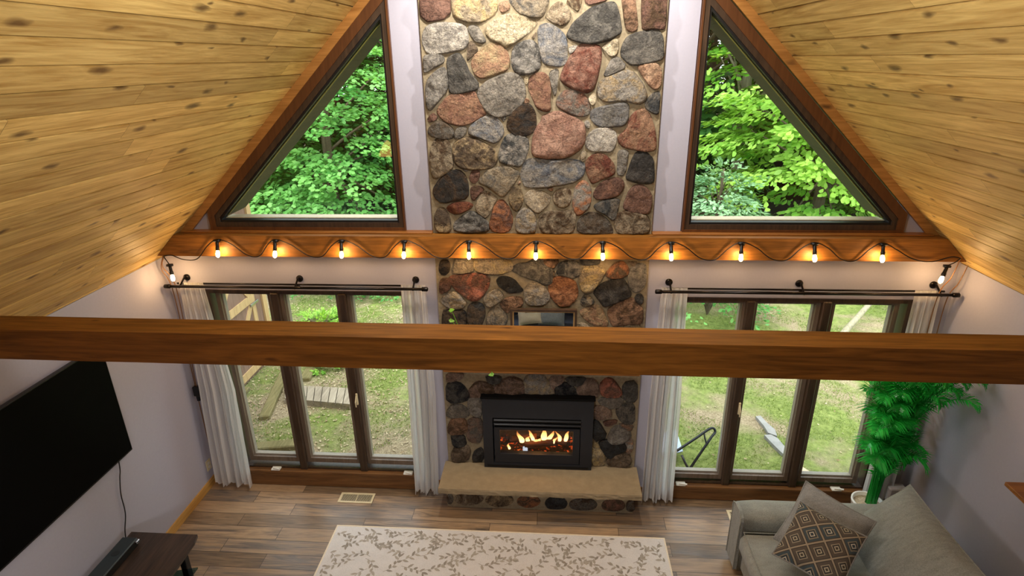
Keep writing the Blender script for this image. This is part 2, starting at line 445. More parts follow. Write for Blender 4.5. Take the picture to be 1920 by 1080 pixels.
# ceiling boards on both slopes
def ceiling(name, side):
    b = MB(); W = .1277; L = (XR-XL)/2*math.sqrt(2)
    n = int(L/W)+1; r2 = math.sqrt(.5)
    off = .0313 if side < 0 else .011
    random.seed(11+side)
    for i in range(-1, n):
        s0 = max(0, i*W+off); s1 = min(L, (i+1)*W+off)
        if s1-s0 < .01: continue
        y = 0.; first = True
        while y > REAR:
            ln = random.uniform(1.1, 3.4) * (random.uniform(.2, 1) if first else 1); first = False
            ye = max(REAR, y-ln); ru, rv = random.uniform(0, 60), random.uniform(0, 60)
            b.t = random.random()
            g = .006; e = .018
            prof = [(s0+g*.9, e), (s0+g, 0.), (s1-g, 0.), (s1-g*.9, e)]
            pts = []
            for yy in (y-.0008, ye+.0008):
                for s_, d in prof:
                    x = XL+s_*r2 if side < 0 else XR-s_*r2
                    z = EAVE+s_*r2
                    nx = -r2 if side < 0 else r2
                    pts.append((x+nx*d, yy, z+r2*d))
            k = b.add(pts)
            for j in range(3):
                q = [k+j, k+j+1, k+5+j, k+4+j]; u = [(y+ru, prof[j][0]+rv), (y+ru, prof[j+1][0]+rv), (ye+ru, prof[j+1][0]+rv), (ye+ru, prof[j][0]+rv)]
                if side > 0: q = q[::-1]; u = u[::-1]
                b.face(q, u)
            y = ye
    return struct(name, b, M_pine)
ceiling('ceiling_left', -1); ceiling('ceiling_right', 1)
# the roof above the boards, running out past the gable as an overhang
b = MB(); t_ = .02
for sg, xe in ((-1, XL), (1, XR)):
    P = [(AX, APEX+t_*1.414), (xe+sg*.5, EAVE-.5+t_*1.414), (xe+sg*.5, EAVE-.5+.25), (AX, APEX+.3)]
    b.xz(P, REAR-.3, .38)
struct('roof', b, M_soffit)

# rake trims where gable wall meets the ceiling
for nm, sg in (('trim_1', -1), ('trim_2', 1)):
    b = MB(); x0 = -3.02 if sg < 0 else 3.09
    P = [(x0, zc(x0)-.001), (AX, APEX-.001), (AX, APEX-.088), (x0+(.0 if sg < 0 else 0), zc(x0)-.088)]
    b.xz(P, -.035, -.001); struct(nm, b, M_rake)

# baseboards
b = MB(); b.box((XL, REAR, 0), (XL+.014, -.0, .085)); struct('baseboard_left', b, M_oakrail)
b = MB(); b.box((XR-.014, REAR, 0), (XR, 0, .085)); struct('baseboard_right', b, M_oakrail)
b = MB()
for x0, x1 in ((XL+.014, LW[0]-.07), (-1.0, -.87), (.91, 1.05), (RW[1]+.07, XR-.014)): b.box((x0, -.016, 0), (x1, 0, .085))
struct('baseboard_back', b, M_sillwood)

# ------------------------------------------------------------------ windows
def lower_window(name, W, panes, gz0, gz1, cranks):
    x0, x1, z0, z1 = W
    root = thing(name, None, None, ((x0+x1)/2, 0, z0), kind='structure')
    b = MB(); b.ring([(x0, z0+.12), (x1, z0+.12), (x1, z1), (x0, z1)], [(x0+.055, z0+.15), (x1-.055, z0+.15), (x1-.055, z1-.03), (x0+.055, z1-.03)], -.02, .13)
    for a, c in zip(panes, panes[1:]): b.box(((a[1]+c[0])/2-.036, -.035, z0+.12), ((a[1]+c[0])/2+.036, .13, z1-.02), .008)
    b.build('frame', M_dark, root)
    b = MB(); b.box((x0-.02, -.055, 0.001), (x1+.02, 0, z0+.125), .006); b.box((x0-.02, -.066, z0+.105), (x1+.02, .01, z0+.135), .005); b.build('base_panel', M_sillwood, root)
    for a, c in panes:
        b = MB(); e = .037
        O = [(a-e, gz0-e*1.3), (c+e, gz0-e*1.3), (c+e, gz1+e*.8), (a-e, gz1+e*.8)]; I = [(a, gz0), (c, gz0), (c, gz1), (a, gz1)]
        b.ring(O, I, .0, .075); s = b.build('sash', M_sash, root)
        b = MB(); k = .009; b.ring([(a, gz0), (c, gz0), (c, gz1), (a, gz1)], [(a+k, gz0+k*1.6), (c-k, gz0+k*1.6), (c-k, gz1-k), (a+k, gz1-k)], .03, .075); b.build('glazing_bead', M_bead, s)
        b = MB(); b.box((a, .05, gz0), (c, .056, gz1)); b.build('glass_pane', M_glass, s)
    for cx in cranks:
        b = MB(); b.box((cx-.045, -.075, z0+.137), (cx+.045, -.02, z0+.155), .006); b.tube([(cx-.02, -.06, z0+.16), (cx+.05, -.085, z0+.17)], .008); b.build('crank_handle', M_white, root)
    for i in (1,):
        px = (panes[0][1]+panes[1][0])/2 if name == 'window_2' else (panes[1][1]+panes[2][0])/2
        b = MB(); b.box((px+.015, -.05, .95), (px+.032, -.033, 1.07), .004); b.tube([(px+.022, -.05, 1.05), (px+.022, -.085, 1.0), (px+.022, -.08, .95)], .006); b.build('lock_lever', M_cream, root)
    return root
lower_window('window_1', LW, [(-2.815, -2.38), (-2.232, -1.768), (-1.635, -1.185)], .30, 2.032, (-2.58, -1.26))
lower_window('window_2', RW, [(1.235, 1.692), (1.816, 2.287), (2.44, 2.908)], .256, 2.003, (1.34, 2.75))

def gable_window(name, sg, xv, xo, zb, K, zcorner):
    # sg -1 left, +1 right; xv inner vertical edge of glass, xo far outer x, K: z = K + x*(-sg)
    g = lambda x, k: k-sg*x
    xt = (zb+.012-K)/(-sg)                                # tip where the slope meets the sill line
    glass = [(xt, zb), (xv, zb), (xv, g(xv, K)), (xt, zb+.012)]
    def off(d):                                           # grow the glass polygon outward by d
        x_in = xv - sg*d; k = K+d*1.414; z = zb-d
        x_out = xt+sg*d*.95
        return [(x_out, z), (x_in, z), (x_in, g(x_in, k)), (x_out, g(x_out, k))]
    root = thing(name, None, None, (xv, 0, zb), kind='structure')
    o0, o1, o2 = off(.016), off(.055), off(.104 if sg < 0 else .108)
    o3 = [(xo, zb-.085), (xv-sg*.07, zb-.085), (xv-sg*.07, g(xv-sg*.07, K+.176)), (xo, g(xo, K+.176))]
    b = MB(); b.ring(o3, o1, -.03, .12); b.build('casing', M_casing, root)
    b = MB(); b.ring(o1, o0, -.018, .10); b.build('dark_sash', M_dark, root)
    b = MB(); b.ring(o0, glass, -.004, .09); b.build('gasket', M_gasket, root)
    b = MB(); b.xz(glass, .05, .044); b.build('glass_pane', M_glass, root)
    b = MB(); b.box((min(xt, xv), .06, zb-.02), (max(xt, xv), .17, zb+.006)); b.build('outer_sill', M_pale, root)
    b = MB(); xa, xb_ = xt-sg*.02, xv
    b.xz([(xa, g(xa, K)-.012), (xb_, g(xb_, K)-.012), (xb_, g(xb_, K)+.12), (xa, g(xa, K)+.12)], .07, .36); b.build('outer_soffit', M_soffit, root)
    b = MB(); b.xz([(xa, g(xa, K)-.004), (xb_, g(xb_, K)-.004), (xb_, g(xb_, K)-.013), (xa, g(xa, K)-.013)], .052, .068); b.build('weather_strip', plain('olive_strip', (128, 122, 62), .4), root)
gable_window('window_3', -1, -1.157, -2.75, 2.703, 5.363, 0)
gable_window('window_4', 1, 1.205, 2.82, 2.696, 5.418, 0)

# ------------------------------------------------------------------ timber beams
r_ = thing('timber_beam', 'heavy timber beam on the stone wall, hung with string lights', 'beam', (0, -.15, 2.43))
b = MB(); b.xz([(-3.19, 2.43), (3.262, 2.43), (3.082, 2.61), (-3.01, 2.61)], -.15, -.001); b.build('timber', M_beam, r_)
b = MB(); b.box((-2.96, -.085, 2.61), (-.86, -.001, 2.622), .003); b.build('ledge_strip', M_trimoak, r_)
b = MB(); b.box((.90, -.085, 2.61), (3.02, -.001, 2.622), .003); b.build('ledge_strip', M_trimoak, r_)
def near_beam():
    b = MB(); z0, z1 = 2.432, 2.612
    for zz in (0,): pass
    def yb(x, d): return -1.975-.0085*x + d
    n = 24; rows = []
    for i in range(n+1):
        t = i/n
        xa = -3.19+t*(3.26+3.19); xb2 = -3.01+t*(3.085+3.01)
        e = .004*noise.noise(Vector((xa*1.5, 0, 3)))
        rows.append([(xa, yb(xa, 0), z0+e), (xa, yb(xa, .175), z0+e), (xb2, yb(xb2, .175), z1+e), (xb2, yb(xb2, 0), z1+e)])
    b.grid(rows, True)
    k = len(b.v); b.face([0, 1, 2, 3]); b.face([k-1, k-2, k-3, k-4])
    return b
tag(near_beam().build('timber_beam', M_beam), 'heavy timber tie beam spanning the room in front, bare of any lights', 'beam')

# ------------------------------------------------------------------ stone chimney
CHL, CHR = -.857, .895
SY = -.045                                                  # mortar face
STONE_RGB = {
 'r': ((112, 66, 54), (140, 88, 72)), 'o': ((168, 112, 78), (196, 146, 108)), 't': ((164, 144, 112), (196, 178, 146)),
 'g': ((108, 104, 98), (142, 136, 126)), 'd': ((62, 64, 66), (96, 96, 94)), 'w': ((146, 142, 136), (196, 190, 178)),
 'b': ((30, 32, 38), (58, 58, 62)), 'p': ((136, 100, 84), (168, 134, 114)), 'y': ((188, 166, 120), (220, 204, 166)),
 'k': ((84, 66, 50), (124, 102, 80)), 's': ((104, 108, 116), (170, 168, 162)), 'R': ((158, 78, 36), (206, 120, 66)), 'P': ((166, 104, 84), (192, 134, 110))}
STONES = []
def S(region, kind, *pts, mixk=None):
    ox, oy, sc = region; k = 1.17 if sc < 4 else 1.; mx, my = sum(p[0] for p in pts)/len(pts), sum(p[1] for p in pts)/len(pts)
    STONES.append((kind, [(ox+(mx+(p[0]-mx)*k)/sc, oy+(my+(p[1]-my)*k)/sc) for p in pts], mixk))
A = (780, 0, 4.696); B_ = (1020, 0, 4.696); C_ = (780, 210, 4.696); D_ = (1010, 210, 4.696); E_ = (810, 480, 7.714); F_ = (1010, 480, 7.714); I_ = (780, 680, 3.483)
S(A,'r',(30,-70),(295,-70),(300,160),(45,197))
S(A,'t',(318,-70),(700,-70),(712,60),(680,130),(600,185),(480,200),(380,175),(315,115),mixk='y')
S(A,'o',(735,20),(800,0),(830,60),(810,95),(750,115),(730,70))
S(A,'t',(815,0),(860,-70),(1150,-70),(1165,20),(1130,120),(1090,160),(1000,150),(900,110),mixk='g')
S(A,'w',(95,230),(200,200),(380,205),(440,250),(455,350),(430,430),(300,460),(150,475),(85,450),(55,370),(60,290))
S(A,'g',(450,235),(540,218),(590,310),(615,360),(590,385),(520,370),(480,310))
S(A,'y',(640,210),(720,145),(850,120),(950,150),(1060,180),(1055,220),(960,310),(880,370),(790,425),(740,380),(660,345),(610,290))
S(A,'k',(460,370),(500,360),(550,440),(500,490),(445,545),(450,450))
S(A,'o',(500,500),(580,430),(660,380),(730,385),(800,460),(825,560),(800,620),(700,660),(580,695),(520,660),(490,580),mixk='t')
S(A,'d',(850,430),(920,370),(1020,350),(1080,410),(1095,520),(1090,610),(1010,650),(930,660),(860,620),(835,550),mixk='w')
S(A,'w',(60,490),(150,475),(230,480),(250,545),(180,590),(70,645),(55,590),mixk='g')
S(A,'g',(110,680),(200,610),(250,595),(280,680),(275,800),(200,890),(130,975),(95,950),(80,850),(85,760),mixk='w')
S(A,'d',(265,530),(340,475),(390,475),(440,560),(470,640),(550,725),(540,790),(440,815),(320,830),(285,790),(290,680),mixk='g')
S(A,'g',(560,770),(650,700),(800,645),(860,645),(930,690),(960,800),(950,890),(880,970),(800,1020),(720,1030),(620,990),(575,910),(540,830))
S(A,'o',(190,960),(280,840),(400,825),(500,800),(530,840),(580,910),(625,1000),(540,1050),(470,1090),(380,1110),(270,1080),(200,1010),mixk='p')
S(A,'o',(1000,690),(1050,650),(1120,640),(1170,680),(1190,760),(1180,880),(1190,960),(1140,985),(1060,950),(1020,850),(990,790),mixk='p')
S(A,'y',(945,660),(990,655),(985,745),(960,740)); S(A,'o',(955,865),(995,870),(1000,905),(950,910))
S(A,'b',(810,1050),(870,960),(950,915),(1000,920),(1050,990),(1060,1100),(1030,1170),(950,1200),(870,1190),(800,1130),mixk='k')
S(A,'r',(90,1040),(150,990),(190,1030),(180,1060),(110,1080)); S(A,'k',(1010,340),(1060,270),(1050,340))
S(B_,'w',(-55,235),(30,205),(110,240),(190,320),(205,430),(195,550),(120,585),(30,570),(-20,540),(-45,420),mixk='s')
S(B_,'t',(25,130),(70,50),(130,10),(190,40),(240,120),(225,190),(150,230),(80,200),(20,160),mixk='k')
S(B_,'y',(190,20),(270,-70),(340,-40),(330,40),(300,105),(240,60),mixk='k')
S(B_,'r',(360,-60),(560,-60),(560,0),(480,30),(370,45))
S(B_,'d',(270,190),(400,80),(520,30),(610,15),(640,60),(670,180),(680,280),(600,340),(500,375),(400,385),(300,370),(215,330),(210,290))
S(B_,'o',(680,-50),(800,-50),(815,100),(830,240),(790,280),(730,265),(710,200),mixk='k'); S(B_,'r',(865,-60),(1085,-60),(1085,100),(1080,230),(1050,260),(960,250),(870,270),(860,150),mixk='k')
S(B_,'y',(500,410),(580,360),(655,335),(660,420),(640,490),(580,500),(540,450))
S(B_,'d',(690,400),(740,320),(850,280),(1010,260),(1050,340),(1065,450),(1050,520),(950,550),(790,580),(720,540),(680,480),mixk='g')
S(B_,'P',(210,530),(300,400),(390,390),(480,400),(505,460),(495,570),(470,700),(430,790),(370,820),(270,790),(170,730),(145,680),mixk='r')
S(B_,'w',(215,410),(300,395),(270,450),(225,480)); S(B_,'w',(520,680),(560,580),(600,510),(660,500),(730,590),(640,640),mixk='g')
S(B_,'w',(480,740),(520,700),(640,650),(730,615),(800,640),(870,740),(905,830),(880,890),(830,920),(700,885),(600,900),(520,890),(470,830),mixk='t')
S(B_,'o',(815,580),(900,550),(1000,555),(1040,620),(1030,740),(990,795),(930,760),(870,680))
S(B_,'g',(120,860),(180,800),(240,785),(330,810),(390,880),(410,960),(390,1010),(330,1030),(240,1010),(150,960),(105,920),mixk='p')
S(B_,'y',(385,860),(430,805),(460,840),(450,920),(415,930)); S(B_,'g',(895,890),(960,820),(1030,800),(1035,900),(1010,1010),(960,1000),(890,950),mixk='d')
S(B_,'s',(420,970),(500,940),(700,900),(745,930),(740,1040),(700,1110),(560,1120),(470,1110),(410,1040),mixk='g')
S(B_,'g',(40,630),(130,600),(125,700),(110,830),(90,850),(60,740))
S(D_,'P',(30,90),(30,40),(130,10),(200,0),(330,60),(400,110),(405,230),(370,320),(300,370),(200,410),(50,405),(-40,385),(-60,340),(-40,180),(0,120))
S(D_,'o',(780,150),(800,60),(850,0),(920,-30),(990,40),(1020,150),(1035,260),(1030,330),(960,350),(850,330),(750,310),(705,260),(710,210),mixk='r')
S(D_,'w',(420,240),(460,170),(560,135),(650,150),(685,200),(680,290),(640,350),(560,350),(480,350),(415,310))
S(D_,'w',(400,90),(430,70),(455,100),(445,150),(410,130)); S(D_,'t',(360,390),(390,335),(425,360),(410,430),(380,440))
S(D_,'o',(420,420),(500,370),(560,365),(620,410),(670,470),(675,540),(600,580),(520,610),(470,635),(430,560),(410,470),mixk='r')
S(D_,'g',(695,350),(750,335),(795,350),(780,430),(770,520),(740,565),(690,545),(695,450),mixk='w')
S(D_,'b',(800,490),(840,380),(890,345),(960,365),(1010,420),(1020,540),(1015,620),(940,635),(850,620),(765,590))
S(D_,'w',(-150,540),(-110,420),(0,412),(150,430),(280,415),(380,440),(405,480),(380,570),(300,620),(200,640),(50,660),(-110,660),(-140,600),mixk='s')
S(D_,'r',(490,700),(560,610),(680,575),(740,600),(755,660),(700,740),(600,765),(520,775),(485,740),mixk='p')
S(D_,'r',(755,800),(800,690),(860,640),(940,660),(990,720),(1000,800),(970,890),(900,900),(810,880),(750,850))
S(D_,'g',(480,830),(560,780),(715,757),(700,850),(680,930),(650,960),(590,900),(520,870),mixk='d')
S(D_,'w',(305,740),(330,650),(390,605),(440,630),(465,700),(460,800),(430,860),(370,910),(330,910),(300,840),mixk='o')
S(D_,'t',(135,710),(190,670),(280,680),(290,760),(270,820),(210,845),(150,820),(125,770),mixk='k')
S(D_,'k',(340,970),(390,910),(460,880),(540,900),(620,960),(650,1040),(640,1072),(500,1072),(350,1065),mixk='g')
S(D_,'t',(680,920),(740,875),(850,880),(960,910),(980,980),(970,1065),(850,1072),(700,1072),(670,1010),mixk='k')
S(D_,'t',(10,920),(80,870),(170,880),(300,860),(330,930),(320,1010),(290,1065),(150,1072),(40,1065),(0,1000),mixk='k'); S(D_,'o',(75,675),(130,665),(125,700),(90,690))
S(C_,'k',(110,140),(190,75),(260,95),(330,150),(335,230),(250,240),(150,220),(100,190),mixk='g'); S(C_,'g',(345,150),(400,130),(450,130),(430,210),(370,240),(335,230))
S(C_,'w',(470,130),(540,70),(630,30),(710,50),(765,130),(770,200),(700,280),(620,250),(530,220),(460,190),mixk='s')
S(C_,'t',(130,330),(160,245),(220,230),(290,260),(315,360),(325,490),(260,550),(160,590),(130,500),(115,400),mixk='k')
S(C_,'k',(330,290),(390,240),(460,215),(560,250),(680,320),(710,390),(690,480),(600,500),(450,505),(360,480),(325,380),mixk='t')
S(C_,'w',(750,300),(790,210),(870,195),(980,230),(995,300),(960,420),(920,480),(840,470),(740,450),(725,380),mixk='d')
S(C_,'b',(150,680),(200,600),(290,530),(370,510),(430,560),(455,640),(460,760),(350,780),(230,800),(165,750),mixk='k')
S(C_,'r',(465,590),(490,510),(560,510),(560,590),(510,640)); S(C_,'t',(550,620),(620,520),(700,490),(800,475),(920,540),(870,620),(820,690),(760,755),(690,700),(620,650),mixk='g')
S(C_,'r',(475,670),(530,645),(610,680),(560,720),(510,790),(480,750),mixk='k'); S(C_,'R',(265,840),(340,795),(440,790),(510,820),(450,870),(360,905),(290,880),mixk='r')
S(C_,'k',(165,900),(200,845),(250,845),(295,920),(310,1040),(270,1065),(190,1055),(160,980),mixk='t')
S(C_,'t',(520,830),(550,740),(620,695),(720,760),(680,820),(650,900),(610,940),(540,890),mixk='k')
S(C_,'d',(335,980),(400,920),(490,870),(560,910),(640,980),(640,1050),(500,1060),(340,1050),mixk='w')
S(C_,'r',(650,970),(680,850),(720,785),(770,775),(830,860),(855,960),(830,1040),(760,1070),(680,1050),(645,1010),mixk='o')
S(C_,'k',(820,730),(860,655),(910,650),(940,720),(945,800),(890,880),(840,840),(815,790),mixk='t')
S(C_,'t',(960,740),(1010,685),(1090,690),(1190,740),(1170,810),(1110,870),(1070,900),(1000,840),(960,800))
S(C_,'w',(870,960),(900,880),(960,840),(1040,890),(1065,980),(1050,1065),(950,1070),(880,1050),mixk='t')
S(C_,'w',(400,510),(460,505),(450,530)); S(C_,'g',(740,50),(800,35),(770,95)); S(C_,'o',(890,640),(915,600),(925,635))
S(E_,'k',(100,130),(130,60),(230,60),(265,140),(250,230),(190,280),(130,270),(100,210),mixk='b'); S(E_,'t',(300,190),(330,80),(380,-20),(560,-20),(600,120),(600,220),(480,245),(300,250))
S(E_,'t',(610,80),(640,-20),(900,-20),(1120,60),(1165,170),(1120,230),(980,265),(800,255),(650,225),(605,150),mixk='y')
S(E_,'r',(240,310),(450,265),(650,260),(800,280),(840,340),(800,480),(730,590),(650,640),(560,650),(450,570),(330,480),(260,380),mixk='P')
S(E_,'r',(100,400),(130,330),(230,320),(280,400),(260,500),(110,560),mixk='k'); S(E_,'b',(930,360),(990,300),(1100,300),(1200,350),(1280,450),(1320,500),(1260,530),(1120,540),(1030,480),(960,430),mixk='d')
S(E_,'d',(1140,200),(1250,110),(1400,100),(1550,-10),(1640,-10),(1700,80),(1740,200),(1745,300),(1730,400),(1640,420),(1480,350),(1300,290),mixk='g')
S(E_,'t',(1340,480),(1400,400),(1500,390),(1620,430),(1690,520),(1700,620),(1640,700),(1500,720),(1380,700),(1330,600),mixk='w')
S(E_,'w',(130,620),(240,530),(330,510),(420,590),(500,680),(470,740),(370,770),(250,760),(150,700),mixk='t'); S(E_,'t',(735,620),(800,530),(930,470),(1000,520),(1035,600),(950,680),(840,750),(760,700),mixk='w')
S(E_,'o',(970,700),(1060,610),(1180,590),(1300,600),(1320,680),(1280,740),(1150,740),(1130,800),(1080,830),(1030,760),mixk='k')
S(E_,'k',(510,760),(560,690),(680,680),(750,720),(770,860),(720,1000),(700,1060),(560,1060),(500,920),mixk='d'); S(E_,'t',(780,930),(810,820),(880,750),(960,740),(1050,800),(1090,880),(1080,970),(1020,1050),(900,1080),(800,1060),mixk='g')
S(E_,'k',(150,800),(230,780),(300,800),(470,780),(500,900),(480,1060),(150,1060),mixk='b')
S(F_,'o',(40,70),(120,-10),(220,-10),(300,70),(250,140),(220,180),(120,150),mixk='k'); S(F_,'w',(270,200),(300,110),(380,75),(500,70),(590,110),(600,200),(590,290),(480,320),(380,290),(260,270),mixk='d')
S(F_,'d',(590,70),(640,-10),(850,-10),(900,110),(780,135),(620,130)); S(F_,'R',(150,400),(220,320),(310,300),(470,340),(540,400),(570,540),(530,640),(440,710),(320,730),(220,650),(150,560))
S(F_,'t',(600,250),(640,160),(760,150),(900,150),(970,200),(940,280),(890,370),(800,480),(720,535),(620,510),(590,380),mixk='y'); S(F_,'k',(1000,220),(1080,120),(1210,70),(1300,170),(1310,240),(1240,310),(1100,330),(970,300),mixk='o')
S(F_,'b',(800,540),(880,430),(980,370),(1200,320),(1270,400),(1350,570),(1250,620),(1100,680),(940,740),(880,640),(840,590)); S(F_,'w',(1320,190),(1400,120),(1540,110),(1560,200),(1555,400),(1480,500),(1390,530),(1310,450),(1290,320),mixk='g')
S(F_,'t',(630,600),(670,555),(740,580),(815,660),(760,720),(640,730),(600,680),mixk='d'); S(F_,'o',(600,800),(700,750),(830,715),(900,740),(960,860),(1010,980),(960,1030),(850,1020),(720,960),(620,870),mixk='t')
S(F_,'o',(1000,780),(1120,690),(1250,640),(1360,610),(1420,700),(1510,760),(1500,960),(1440,990),(1200,1000),(1100,1020),(1040,960),(1010,860),mixk='k'); S(F_,'b',(1380,620),(1420,560),(1490,550),(1525,620),(1500,700),(1440,700))
S(F_,'t',(550,1020),(600,970),(680,980),(760,1050),(740,1090),(560,1090)); S(F_,'t',(1200,1070),(1260,990),(1400,990),(1480,1010),(1480,1090),(1210,1090),mixk='y'); S(F_,'k',(1290,80),(1440,80),(1400,150),(1340,150)); S(F_,'k',(150,260),(180,215),(240,230),(230,310),(180,330))
S(I_,'d',(205,150),(250,135),(300,150),(340,205),(320,245),(210,250),mixk='b'); S(I_,'p',(350,190),(400,130),(460,140),(510,170),(500,220),(420,220),(350,225),mixk='k'); S(I_,'p',(520,200),(540,140),(620,100),(690,130),(700,190),(690,220),(540,220),mixk='k')
S(I_,'w',(705,210),(700,160),(740,85),(820,85),(860,140),(905,215),mixk='t'); S(I_,'d',(915,200),(925,150),(980,135),(1030,170),(1050,215),(1000,222),(930,222),mixk='b'); S(I_,'p',(1055,170),(1110,115),(1170,120),(1195,190),(1180,220),(1080,222))
S(I_,'r',(1205,150),(1250,108),(1290,120),(1340,195),(1310,220),(1220,215),mixk='P'); S(I_,'d',(1355,140),(1440,130),(1440,250),(1360,245),mixk='g'); S(I_,'d',(460,90),(550,90),(545,130),(500,138),(470,125)); S(I_,'d',(975,100),(1110,97),(1070,150),(1010,145))
S(I_,'p',(870,97),(960,97),(960,130),(910,150),(900,190)); S(I_,'g',(205,320),(240,280),(310,285),(340,340),(320,355),(210,355)); S(I_,'g',(345,240),(425,235),(425,350),(380,345),(345,310),mixk='w'); S(I_,'o',(215,420),(240,370),(300,365),(330,400),(325,455),(220,460),mixk='k')
S(I_,'p',(335,400),(360,375),(425,370),(425,510),(350,510),(330,450),mixk='g'); S(I_,'d',(230,470),(310,475),(325,540),(250,545),mixk='b'); S(I_,'k',(235,600),(260,550),(330,545),(350,590),(330,640),(250,640)); S(I_,'b',(370,620),(385,580),(430,560),(440,640),(380,642))
S(I_,'g',(1190,240),(1320,225),(1350,250),(1320,290),(1240,300)); S(I_,'g',(1310,320),(1340,280),(1420,270),(1420,400),(1340,380),mixk='d'); S(I_,'p',(1165,290),(1240,290),(1275,330),(1260,355),(1170,370)); S(I_,'r',(1225,385),(1310,375),(1300,400),(1240,415))
S(I_,'o',(1330,400),(1420,410),(1400,450),(1350,420),mixk='g'); S(I_,'g',(1255,500),(1290,430),(1350,420),(1400,470),(1370,510),(1290,525),mixk='w'); S(I_,'b',(1160,380),(1200,400),(1245,480),(1160,510),mixk='d'); S(I_,'b',(1205,520),(1260,510),(1340,520),(1370,560),(1320,590),(1260,615),(1220,570),mixk='d')
S(I_,'o',(1360,520),(1410,500),(1415,560),(1390,595),(1350,550),mixk='w'); S(I_,'t',(1145,540),(1190,540),(1235,620),(1220,665),(1150,660),mixk='y'); S(I_,'k',(1250,640),(1300,600),(1380,595),(1400,660),(1330,680),(1270,670)); S(I_,'p',(200,75),(300,70),(300,105),(210,130))
def gen_stones(x0, x1, z0, z1, w=.2, h=.17):
    out = []; z = z0
    while z < z1-.04:
        hh = min(random.uniform(.8, 1.2)*h, z1-z); x = x0
        while x < x1-.03:
            ww = min(random.uniform(.7, 1.4)*w, x1-x)
            if x1-x-ww < .06: ww = x1-x
            cx, cz = x+ww/2, z+hh/2; n = 9; P = []
            for k in range(n):
                a = 2*PI*k/n+random.uniform(-.2, .2); c, s_ = math.cos(a), math.sin(a)
                m = max(abs(c), abs(s_)); q = .5*(1/m)*.35+.5*.65
                P.append((cx+c*q*ww*.98*random.uniform(.9, 1.03), cz+s_*q*hh*.98*random.uniform(.9, 1.03)))
            out.append((random.choice('rotgdwptkk'), P, random.choice('tgkop'))); x += ww
        z += hh
    return out
def stone_mesh(name, items, plane_y, parent, hscale=1.):
    V = []; Fc = []; CA = []; CB = []; CO = []
    for kind, P, mk in items:
        n = len(P); ar = sum(P[i][0]*P[(i+1) % n][1]-P[(i+1) % n][0]*P[i][1] for i in range(n))/2
        if ar < 0: P = P[::-1]
        ar = abs(ar)
        Q = P
        for _ in range(1):                                  # corner cutting
            R = []
            for i in range(len(Q)):
                a, c = Q[i], Q[(i+1) % len(Q)]
                w = .22
                R += [(a[0]*(1-w)+c[0]*w, a[1]*(1-w)+c[1]*w), (a[0]*w+c[0]*(1-w), a[1]*w+c[1]*(1-w))]
            Q = R
        per = sum(math.dist(Q[i], Q[(i+1) % len(Q)]) for i in range(len(Q)))
        N = max(16, min(60, int(per/.012))); pts = []; acc = 0; seg = per/N; i = 0; nxt = 0.
        for i in range(len(Q)):
            a, c = Q[i], Q[(i+1) % len(Q)]; L = math.dist(a, c)
            while nxt < acc+L-1e-9 and len(pts) < N:
                t = (nxt-acc)/L; pts.append((a[0]+(c[0]-a[0])*t, a[1]+(c[1]-a[1])*t)); nxt += seg
            acc += L
        N = len(pts); cx = sum(p[0] for p in pts)/N; cz = sum(p[1] for p in pts)/N
        H = hscale*min(.052, .024+.09*math.sqrt(ar))*random.uniform(.8, 1.2)
        sd = Vector((random.uniform(0, 99), random.uniform(0, 99), random.uniform(0, 99)))
        # a few random facet planes give the split faces of the fieldstones
        fac = [(random.uniform(-.7, .7), random.uniform(-.8, .5), random.uniform(.72, 1.1)) for _ in range(5)]
        sz = math.sqrt(ar); base = len(V); nr = 0
        for f, h in ((1.075, -.3), (1.05, .2), (1.02, .5), (.96, .74), (.88, .88), (.76, .96), (.62, 1.), (.46, 1.03), (.3, 1.04), (.14, 1.05)):
            nr += 1
            for x, z in pts:
                X = cx+(x-cx)*f; Z = cz+(z-cz)*f
                hh = min(h, *(g[2]+(g[0]*(X-cx)+g[1]*(Z-cz))/sz*1.2 for g in fac)) if h > .4 else h
                nz = noise.noise(Vector((X*9, Z*9, 0))+sd)*.26+noise.noise(Vector((X*26, Z*26, 5))+sd)*.16+noise.noise(Vector((X*60, Z*60, 5))+sd)*.08
                e = H*(hh+(nz if h > .3 else 0))
                w = 1+.03*noise.noise(Vector((X*14, Z*14, 9))+sd)
                V.append((cx+(X-cx)*w, plane_y-e, cz+(Z-cz)*w))
        V.append((cx, plane_y-H*1.02*min(1.05, *(g[2] for g in fac)), cz)); top = len(V)-1
        for r in range(nr-1):
            for k in range(N):
                j = (k+1) % N; Fc.append((base+r*N+k, base+r*N+j, base+(r+1)*N+j, base+(r+1)*N+k))
        for k in range(N): Fc.append((base+(nr-1)*N+k, base+(nr-1)*N+(k+1) % N, top))
        a, c = [tuple((v*.64+.36*(sum(q)/3))*.82+.18*tn for v, tn in zip(q, (150, 132, 108))) for q in STONE_RGB[kind]]; c2 = STONE_RGB[mk][0] if mk else c
        j = random.uniform(.88, 1.12); nv = len(V)-base
        CA += [tuple(v*j for v in lin(a)[:3])+(1,)]*nv; CB += [tuple(v*j for v in (lin(c2) if mk else lin(c))[:3])+(1,)]*nv; CO += [tuple(sd)]*nv
    base = parent.location
    me = bpy.data.meshes.new(name); me.from_pydata([(x-base.x, y-base.y, z-base.z) for x, y, z in V], [], Fc)
    for nm, dat in (('stone_a', CA), ('stone_b', CB)):
        at = me.attributes.new(nm, 'FLOAT_COLOR', 'POINT'); at.data.foreach_set('color', [c for q in dat for c in q])
    at = me.attributes.new('stone_off', 'FLOAT_VECTOR', 'POINT'); at.data.foreach_set('vector', [c for q in CO for c in q])
    me.materials.append(M_stone); me.polygons.foreach_set('use_smooth', [True]*len(Fc)); me.update()
    o = bpy.data.objects.new(name, me); COL.objects.link(o); o.parent = parent
    return o
